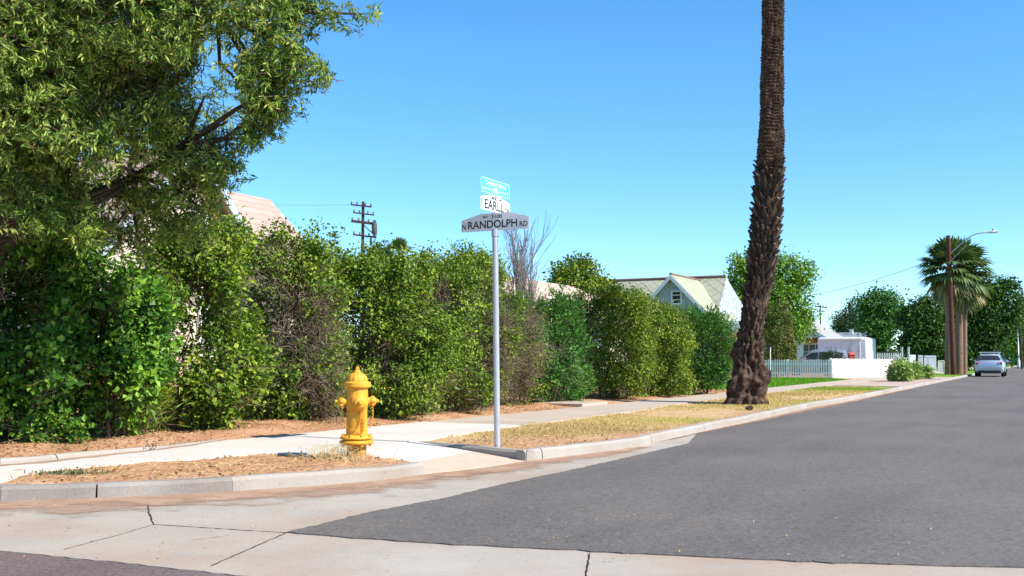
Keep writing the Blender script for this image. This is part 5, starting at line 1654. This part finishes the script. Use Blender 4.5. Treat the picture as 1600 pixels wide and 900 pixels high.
tree("dark_tree", "dense dark evergreen left of the fan palms", Q(1440, 566, 92).xy.to_3d() + Z3 * .12,
     [lobe(1440, 505, 92, 34), lobe(1428, 490, 92, 20), lobe(1460, 490, 92, 26), lobe(1442, 530, 92, 36), lobe(1470, 530, 92, 30), lobe(1425, 535, 92, 22), lobe(1448, 472, 92, 14, sq=.7), lobe(1415, 500, 92, 14)], 13000, .3, .17, L_DEEP, .3, 35, group=DG, spread=.3, hole=1.0, hscale=.9)
tree("dark_tree", "widest dark evergreen over the silver hatchback right of the fan palms", Q(1540, 568, 95).xy.to_3d() + Z3 * .12,
     [lobe(1540, 500, 95, 44), lobe(1560, 470, 95, 34), lobe(1520, 480, 95, 34), lobe(1570, 510, 95, 26), lobe(1515, 530, 95, 36), lobe(1545, 535, 95, 38), lobe(1568, 448, 95, 18, sq=.8), lobe(1582, 445, 95, 10, sq=.7), lobe(1535, 450, 95, 22, sq=.7), lobe(1505, 555, 94, 20), lobe(1565, 530, 95, 20)], 20000, .3, .17, L_DEEP, .35, 36, group=DG, spread=.3, hole=1.1, hscale=.8)
tree("dark_tree", "dark evergreen showing between the fan palm trunks", Q(1492, 566, 98).xy.to_3d() + Z3 * .12,
     [lobe(1492, 520, 98, 32), lobe(1490, 495, 98, 28), lobe(1500, 545, 98, 26), lobe(1475, 550, 98, 22)], 9000, .3, .17, L_DEEP, .3, 37, group=DG, spread=.3)
tree("street_tree", "lighter green tree at the far right edge of the street", Q(1600, 566, 135).xy.to_3d() + Z3 * .12,
     [lobe(1594, 500, 135, 26), lobe(1606, 480, 135, 20), lobe(1590, 530, 135, 24), lobe(1612, 520, 135, 30), lobe(1586, 545, 135, 16), lobe(1615, 545, 135, 20), lobe(1592, 468, 135, 10)], 9000, .38, .2, L_LIME, .3, 38, spread=.4, bark=M_TRIM)
tree("street_tree", "sunlit green tree seen under the dark evergreen beyond the hatchback", Q(1570, 566, 160).xy.to_3d() + Z3 * .12,
     [lobe(1572, 540, 160, 20), lobe(1560, 530, 160, 20), lobe(1584, 535, 160, 18)], 4500, .42, .22, L_LIME, .3, 39, spread=.4, bark=M_TRIM)
for i, (px, py, Y, r_, lab) in enumerate(((722, 410, 38, 34, "tree crown showing above the olive shrub left of the sign pole"), (590, 405, 34, 22, "small tree top peeping over the hedge left of the small palm"))):
    tree("backyard_tree", lab, Q(px, 550, Y).xy.to_3d() + Z3 * .12, [lobe(px, py, Y, r_), lobe(px - r_ * .7, py + 14, Y, r_ * .8), lobe(px + r_ * .7, py + 12, Y, r_ * .8), lobe(px, py + 40, Y, r_ * 1.2)], 5500, .13, .06, L_PRIVET, .12, 41 + i, spread=.14)


# fan palms
def fan_crown(mb_leaf, rng, top, R_, nf, elmin, elmax, droop=.5, bias=None, lf=1.0):
    V, T = [], []
    for k in range(nf):
        a = k * 2.399 + rng.normal() * .15
        el = elmax + (elmin - elmax) * (k / nf) + rng.normal() * .08
        o_ = np.array([math.cos(a), math.sin(a), 0]); d_ = o_ * math.cos(el) + np.array([0, 0, math.sin(el)])
        pet = top + d_ * R_ * .5
        hub = pet
        side = nrm(np.cross(d_, [0, 0, 1.]) + 1e-6); nn = np.cross(side, d_)
        for j in range(13):
            f_ = (j - 6) / 6 * 1.25
            ax = d_ * math.cos(f_) + side * math.sin(f_) + np.array([0, 0, -droop * .3])
            ax = ax / np.linalg.norm(ax)
            L_ = R_ * .62 * (1 - .25 * abs(f_)) * rng.uniform(.85, 1.1)
            w_ = R_ * .045
            wv = nrm(np.cross(ax, nn))
            m_ = hub + ax * L_ * .55; e_ = hub + ax * L_ + np.array([0, 0, -droop * L_ * .45])
            V += [hub, m_ + wv * w_, e_, m_ - wv * w_]
            T.append(np.clip(rng.normal(.35 + .5 * (el < -.5), .15), 0, 1))
        w_ = R_ * .016; wv = side * w_
        V += [top - wv, top + wv, hub + wv, hub - wv]; T.append(.6)
    return np.array(V), np.arange(len(V)).reshape(-1, 4), np.array(T)


def fan_palm(lab, px, ybase, ytop, Y, rpx, trunk_px, seed, group=None, nf=46, elmin=-1.1, lean=0):
    q = Q(px, ybase, Y); base = Vector((q.x, q.y, .12)); root = empty("fan_palm", base); tag(root, lab, "palm tree", group)
    rng = np.random.RandomState(seed)
    top = Q(px + lean, ytop, Y) - base; Rr = rpx / F * Y
    mb = MB(); r_ = trunk_px / 2 / F * Y
    pts = [(0, 0, -.1)] + [Vector(top) * f_ for f_ in np.linspace(.02, 1, 24)]
    mb.tube(pts, [r_ * 1.15] + [r_ * (1.1 - .25 * f_) * (1 + .03 * (i % 2)) for i, f_ in enumerate(np.linspace(0, 1, 24))], 14)
    mb.build("trunk", M_FTRUNK, root)
    V, Fq, T = fan_crown(None, rng, np.array(top), Rr, nf, elmin, 1.52)
    np_mesh("crown", V, Fq, L_FAN, T, root)
    return root


t = NT("fan palm trunk"); p = t.pos()
c = t.ramp(t.noise(5, 5, t.scale(p, (1, 1, 3)), .7), [(.3, (.13, .085, .06)), (.7, (.30, .20, .14))]); t.bump(t.noise(9, 3, t.scale(p, (1, 1, 4))), .6, .05)
M_FTRUNK = t.fin(c, .9, .1)
FG = "fan palms by the wooden street lamp"
fan_palm("fan palm with dark green crown just left of the wooden lamp pole", 1483, 590, 418, 72, 52, 12, 51, FG, 60, -1.25)
fan_palm("middle fan palm with drooping pale fronds right of the wooden lamp pole", 1499, 590, 425, 73, 58, 11, 52, FG, 64, -1.35)
fan_palm("right fan palm trunk lowest of the three by the wooden lamp pole", 1507, 590, 445, 74, 40, 8, 53, FG, 46, -1.3)
BG = "small palm tops behind the hedge"
fan_palm("small palm top above the hedge between utility pole and sign", 623, 556, 398, 48, 30, 6, 54, BG, 30, -.5)
fan_palm("palm top partly hidden behind the shoots next to the sign pole", 752, 556, 418, 52, 28, 6, 55, BG, 30, -.5)

# ------------------------------------------------------------------ POLES AND WIRES
M_POLEW = m_plain("creosoted wood", (.105, .042, .028), .85, .15, var=.35, sc=5)
M_POLED = m_plain("dark weathered wood", (.075, .05, .04), .9, .1, var=.35, sc=5)
q = G(1490, 585.5, .12); q = q * (70.5 / q.y); q.z = .12
lp = empty("street_lamp", q); tag(lp, "reddish wooden street lamp pole with long curved arm near the fan palms", "street lamp")
tp = Q(1481.5, 368, q.y) - q
mb = MB(); mb.tube([(0, 0, -.1), Vector(tp) * .5, tp], [.19, .165, .14], 12); mb.build("pole", M_POLEW, lp)
D_ = -N3
a0 = Vector(tp) * .86
Lh = 2.3
ap_ = [a0, a0 + D_ * Lh * .35 + Z3 * .75, a0 + D_ * Lh * .62 + Z3 * 1.22, a0 + D_ * Lh * .78 + Z3 * 1.36, a0 + D_ * Lh + Z3 * 1.40]
mb = MB(); mb.tube(ap_, .04, 8); mb.tube([a0 - Z3 * .55, a0 + D_ * 1.1 + Z3 * .62], .02, 6); mb.build("arm", M_GALV, lp)
hp = ap_[-1]
mb = MB()
sect = [(0, .06, .05), (.12, .10, .09), (.38, .15, .12), (.62, .15, .11), (.78, .08, .06)]
rings = []
pr = D_.cross(Z3)
for x, wy, wz in sect: rings.append([hp + D_ * x + pr * wy * math.cos(k * math.pi / 5) + Z3 * (wz * math.sin(k * math.pi / 5) * (1.0 if k < 5 else .6)) for k in range(10)])
vv = [v for r_ in rings for v in r_]; ff = [(i * 10 + k, i * 10 + (k + 1) % 10, (i + 1) * 10 + (k + 1) % 10, (i + 1) * 10 + k) for i in range(4) for k in range(10)]
ff += [tuple(range(10)), tuple(range(49, 39, -1))]
mb.add(vv, ff, 0, True); lh = mb.build("lamp_head", m_plain("pale lamp housing", (.66, .66, .64), .5), lp)
mb = MB(); mb.lathe([(.05, 0), (.05, .08), (.03, .1)], 8, Matrix.Translation(hp + D_ * .45 + Z3 * .115)); mb.build("photocell", M_GLASS, lh)


def utility_pole(lab, px, ytop, ybase, Y, w_px, arms, extra=None):
    q = Q(px, ybase, Y); base = Vector((q.x, q.y, .1)); root = empty("utility_pole", base); tag(root, lab, "utility pole")
    top = Q(px, ytop, Y).z - .1; k = Y / F
    mb = MB(); mb.tube([(0, 0, -.1), (0, 0, top)], [w_px * .62 * k, w_px * .45 * k], 10); mb.build("pole", M_POLED, root)
    for (y, x0, x1, th) in arms:
        z = Q(0, y, Y).z - .1
        c_ = Vector(((x0 + x1) / 2 * k, -w_px * .6 * k, z)); ax = Vector((1, 0, -.12)).normalized()
        mb = MB(); mb.box(c_, ((x1 - x0) * k, .12, th * k), ax=(ax, Vector((0, 1, 0)), ax.cross(Vector((0, 1, 0))))); ar = mb.build("crossarm", M_POLED, root)
        mb = MB()
        for f_ in (.04, .3, .7, .96):
            mb.lathe([(.05, 0), (.08, .05), (.05, .12), (.09, .16), (.03, .24)], 8, Matrix.Translation(c_ + ax * (f_ - .5) * (x1 - x0) * k + Z3 * th * k * .5))
        mb.build("insulators", m_plain("brown insulator", (.16, .10, .08), .3, .5), ar)
    return root, k


up_, k = utility_pole("tall dark utility pole with four crossarms above the hedge", 565, 315, 556, 90, 5, [(322, -19, 14, 2.2), (334.5, -15, 18, 2.0), (348, -18, 21, 4.0), (369, -15, 21, 2.5)])
zq = lambda y: Q(0, y, 90).z - .1
mb = MB()
for x in (17.5, 20.5): mb.box((x * k, -.35, (zq(345) + zq(370)) / 2), (.09, .09, zq(345) - zq(370)))
mb.tube([(2 * k, -.25, zq(352)), (10 * k, -.3, zq(360)), (17 * k, -.35, zq(366))], .05, 6)
mb.lathe([(.22, zq(366)), (.24, zq(363)), (.24, zq(351)), (.16, zq(349))], 12, Matrix.Translation((19 * k, -.35, 0)))
mb.lathe([(.09, zq(384)), (.12, zq(378)), (.09, zq(372))], 8, Matrix.Translation((13.5 * k, -.3, 0)))
mb.tube([(13.5 * k, -.3, zq(372)), (13.5 * k, -.3, zq(396))], .04, 6)
mb.tube([(20.5 * k, -.35, zq(352)), (23 * k, -.35, zq(366)), (20 * k, -.33, zq(378)), (15 * k, -.3, zq(386))], .025, 5)
mb.build("transformer", m_plain("dark steel", (.07, .065, .06), .6), up_)
utility_pole("small distant utility pole with one crossarm left of the pine", 1283, 476, 556, 160, 2.2, [(479.5, -9, 10, 1.6), (487, -5, 6, 1.2)])
utility_pole("distant dark utility pole at the right edge of the street", 1596, 462, 566, 120, 3.2, [(468, -6, 8, 1.8)])
q = Q(1592, 573, 118)
gl = empty("street_post", (q.x, q.y, .12)); tag(gl, "slim grey steel post at the far right edge of the street", "post")
mb = MB(); zt = Q(0, 515, 118).z - .12; mb.tube([(0, 0, -.1), (0, 0, .9), (0, 0, .92), (0, 0, zt)], [.16, .14, .085, .06], 10); mb.build("shaft", M_GALV, gl)
mb = MB(); mb.box((0, 0, .03), (.34, .34, .10)); mb.build("base", M_POLED, gl)


def wire(lab, a, b, sag, r=.011):
    mb = MB(); pts = []
    for i in range(25):
        f_ = i / 24; p_ = Vector(a).lerp(Vector(b), f_); p_.z -= sag * 4 * f_ * (1 - f_); pts.append(p_)
    mb.tube(pts, r, 5)
    o = mb.build("power_line", m_plain("grey cable", (.20, .20, .21), .6), None); tag(o, lab, "cable"); return o


wire("thin power line running from the wooden lamp pole behind the lime green tree", Q(1482.5, 395, 70.5), Q(1196, 470, 84), .6, .015)
wire("thin power line running left from the tall utility pole to the house", Q(556, 319.5, 90), Q(330, 316, 95), .15, .012)

# ------------------------------------------------------------------ far trees closing the horizon
rng = np.random.RandomState(77)
Cc, rr_ = [], []
for i in range(190):
    px = rng.uniform(-250, 1900); Y = rng.uniform(170, 230); h_ = rng.uniform(2.5, 5.5) * (.85 if px > 1000 else .8)
    if abs(px - 1650) < 25: continue
    Cc.append(Q(px, 556, Y).xy.to_3d() + Z3 * h_ * .55); rr_.append((rng.uniform(2.5, 5), 2.5, h_ * .55))
V, Fq, tint, _ = crown_leaves(rng, list(zip(Cc, rr_)), 26000, .7, .4, spread=.5, per=10)
o = np_mesh("far_trees", V, Fq, L_DEEP, tint); tag(o, "far off belt of dark trees along the horizon", "trees", kind="stuff")

# ------------------------------------------------------------------ GRASS, LITTER
def on_ground(s, t):
    return np.stack([s * UX + t * NX, s * UY + t * NY, ground_h(s, t)], -1)


def blades(name, s, t, Lr, Wr, mat, seed, lab, cat, tint, flat=.9):
    rng = np.random.RandomState(seed)
    P = on_ground(s, t); n = len(P)
    A = np.stack([rng.normal(0, flat, n), rng.normal(0, flat, n), np.full(n, 1.0)], -1)
    V, Fq = leaf_quads(P - [0, 0, .006], A, rng.normal(size=(n, 3)) + [0, 0, .3], Lr * rng.uniform(.5, 1.3, n), Wr * rng.uniform(.7, 1.4, n), 0, .1)
    o = np_mesh(name, V, Fq, mat, tint); tag(o, lab, cat, kind="stuff"); return o


rng = np.random.RandomState(5)
n = 150000
s = 10.6 + rng.uniform(0, 1, n) ** 1.7 * 31.5; t_ = rng.uniform(5.42, 8.05, n)
Pz = np.stack([s, t_, 0 * s], -1)
vm = in_poly(s, t_, lot) & (seg_dist(s, t_, pathB_st) > .17) & (seg_dist(s, t_, [ramp_tr, pathB_st[0]]) > .17)
wk = [to_st(q_) for q_ in walk]
vm &= ~in_poly(s, t_, wk)
bare_ = np.exp(-((s - 12.2) / 1.9) ** 2 - ((t_ - 5.9) / .75) ** 2) + .9 * np.exp(-((s - 27) / 2.4) ** 2 - ((t_ - 6.3) / .9) ** 2)
dens = np.clip(.62 + .45 * wav(Pz, 1.3, 1) + .3 * wav(Pz, 5, 2) - 1.15 * bare_ - .25 * (t_ < 6), .02, 1)
vm &= rng.uniform(size=n) < dens
s, t_ = s[vm], t_[vm]
Pz = Pz[vm]
tn = np.clip(.42 + .32 * wav(Pz, .9, 3) + .35 * smooth(30, 41, s) + rng.normal(0, .14, len(s)), 0, 1)
blades("verge_grass", s, t_, .05 * (1 + smooth(15, 40, s) * .5), .008 * (1 + smooth(13, 40, s) * 1.6), L_STRAW, 6, "dry yellow grass on the verge between kerb and pavement", "grass", tn)
n = 46000
s = rng.uniform(35.8, 57, n); t_ = rng.uniform(9.56, 17, n)
blades("lawn_grass", s, t_, .075, .028, L_LAWN, 7, "watered green lawn in front of the picket fence", "grass", np.clip(rng.normal(.42, .2, n), 0, .9))
n = 9000
s = rng.uniform(8, 34, n); t_ = rng.uniform(13.0, 16, n)
blades("yard_grass", s, t_, .10, .02, L_STRAW, 8, "patchy dry grass in the yard behind the hedge", "grass", np.clip(rng.normal(.6, .3, n), 0, 1))

# leaf litter, straw and pebbles on the soil
n = 26000
s = 7.0 + rng.uniform(0, 1, n) ** 1.4 * 30; t_ = rng.uniform(9.5, 12.6, n)
s2 = rng.uniform(6.0, 11, 3600); t2 = rng.uniform(6.0, 9.3, 3600)
s3 = rng.uniform(10.8, 16, 2600); t3 = rng.uniform(5.45, 7.2, 2600)
s, t_ = np.concatenate([s, s2, s3]), np.concatenate([t_, t2, t3])
ok = in_poly(s, t_, lot) & ~in_poly(s, t_, wk) & (seg_dist(s, t_, pathB_st) > .17) & (seg_dist(s, t_, pathA_st) > .17) & ~((s < 7.2) & (t_ > 9.4)) & (seg_dist(s, t_, bk_st) > .14) & (seg_dist(s, t_, [ramp_tr, pathB_st[0]]) > .16)
fp_ = [to_st(q_) for q_ in (ST(21.5, 9.4), ST(23.2, 9.4), ST(23.5, 16), ST(21.8, 16))]
ok &= ~in_poly(s, t_, fp_)
ok &= rng.uniform(size=len(s)) < np.clip(.55 + .5 * wav(np.stack([s, t_, 0 * s], -1), 1.8, 0), .08, 1)
s, t_ = s[ok], t_[ok]; n = len(s)
P = on_ground(s, t_) + [0, 0, .006]
A = np.stack([rng.normal(size=n), rng.normal(size=n), rng.uniform(-.05, .35, n)], -1)
thin = rng.uniform(size=n) < .45
V, Fq = leaf_quads(P, A, np.tile([0, 0, 1.], (n, 1)) + rng.normal(size=(n, 3)) * .35, np.where(thin, rng.uniform(.04, .12, n), rng.uniform(.025, .06, n)), np.where(thin, .006, rng.uniform(.015, .035, n)), .15, -.1)
o = np_mesh("leaf_litter", V, Fq, L_LITTER, np.clip(rng.normal(.45, .27, n), 0, 1)); tag(o, "brown fallen leaves and straw on the soil under the hedge", "leaf litter", kind="stuff")

# scattered bits on road and apron
n = 600
px = rng.uniform(0, 1500, n); py = rng.uniform(700, 885, n)
P = []
for a, b in zip(px, py):
    q_ = G(a, b, .0)
    s1, t1 = to_st(q_)
    if t1 > 4.9 and in_poly(np.array([s1]), np.array([t1]), lot)[0]: continue
    P.append((q_.x, q_.y, .0235))
P = np.array(P); n = len(P)
A = np.stack([rng.normal(size=n), rng.normal(size=n), rng.uniform(0, .25, n)], -1)
V, Fq = leaf_quads(P, A, np.tile([0, 0, 1.], (n, 1)) + rng.normal(size=(n, 3)) * .3, rng.uniform(.008, .04, n), rng.uniform(.005, .013, n), .2, -.1)
o = np_mesh("road_litter", V, Fq, L_LITTER, np.clip(rng.normal(.6, .25, n), 0, 1)); tag(o, "scattered dry leaf bits on the asphalt and gutter", "leaf litter", kind="stuff")

# straw tuft at the hydrant foot
rng = np.random.RandomState(12)
tf = empty("dry_tuft", hb); tag(tf, "wispy dead grass tuft growing around the hydrant foot", "grass tuft")
n = 150
P = np.stack([rng.normal(-.12, .17, n), rng.normal(-.13, .08, n), np.full(n, -.01)], -1)
E1 = P + np.stack([rng.normal(-.02, .06, n), rng.normal(0, .05, n), rng.uniform(.05, .2, n)], -1)
E2 = E1 + np.stack([rng.normal(-.05, .12, n), rng.normal(-.01, .07, n), rng.uniform(-.10, .07, n)], -1)
E2[:, 2] = np.maximum(E2[:, 2], .01)
v1, f1 = twig_mesh(P, E1, .0022, .0018); v2, f2 = twig_mesh(E1, E2, .0018, .0008)
np_mesh("straws", *cat_mesh([(v1, f1), (v2, f2)]), m_plain("pale straw", (.62, .48, .24), .8, .1), parent=tf)
# scattered straw lying on the corner patch
n = 520
s = rng.uniform(6.3, 10.3, n); t_ = rng.uniform(6.0, 8.6, n)
ok = in_poly(s, t_, lot) & ~in_poly(s, t_, wk) & (seg_dist(s, t_, pathA_st) > .2)
s, t_ = s[ok], t_[ok]; n = len(s)
P = on_ground(s, t_) + [0, 0, .008]
an = rng.uniform(0, 6.28, n); L_ = rng.uniform(.08, .3, n)
E = P + np.stack([np.cos(an) * L_, np.sin(an) * L_, rng.uniform(0, .05, n)], -1)
o = np_mesh("loose_straw", *twig_mesh(P, E, .002, .001), m_plain("straw stalk", (.58, .43, .20), .8, .1)); tag(o, "loose straw stalks lying on the dirt of the corner patch", "straw", kind="stuff")
# pale grass tuft on the patch left
tu = empty("weed_tuft", G(110, 742, .12)); tag(tu, "small grey green weed tuft on the dirt patch at the left", "weed")
n = 260
P = rng.normal(size=(n, 3)) * [.16, .07, 0]
V, Fq = leaf_quads(P, rng.normal(size=(n, 3)) * .7 + [0, 0, .9], rng.normal(size=(n, 3)), rng.uniform(.03, .08, n), .012)
np_mesh("weed_blades", V, Fq, L_PINE, np.clip(rng.normal(.7, .2, n), 0, 1), tu)
# clod on the verge near the palm
ck = G(1171, 640, .12)
mb = MB(); mb.lathe([(.02, -.02), (.11, .0), (.13, .05), (.08, .11), (.01, .13)], 9); o = mb.build("bark_lump", M_PALM, loc=ck); tag(o, "dark lump of fallen bark on the dry verge below the palm", "bark lump")
for v_ in o.data.vertices: v_.co = v_.co * .6 + Vector(rng.normal(size=3) * .014)
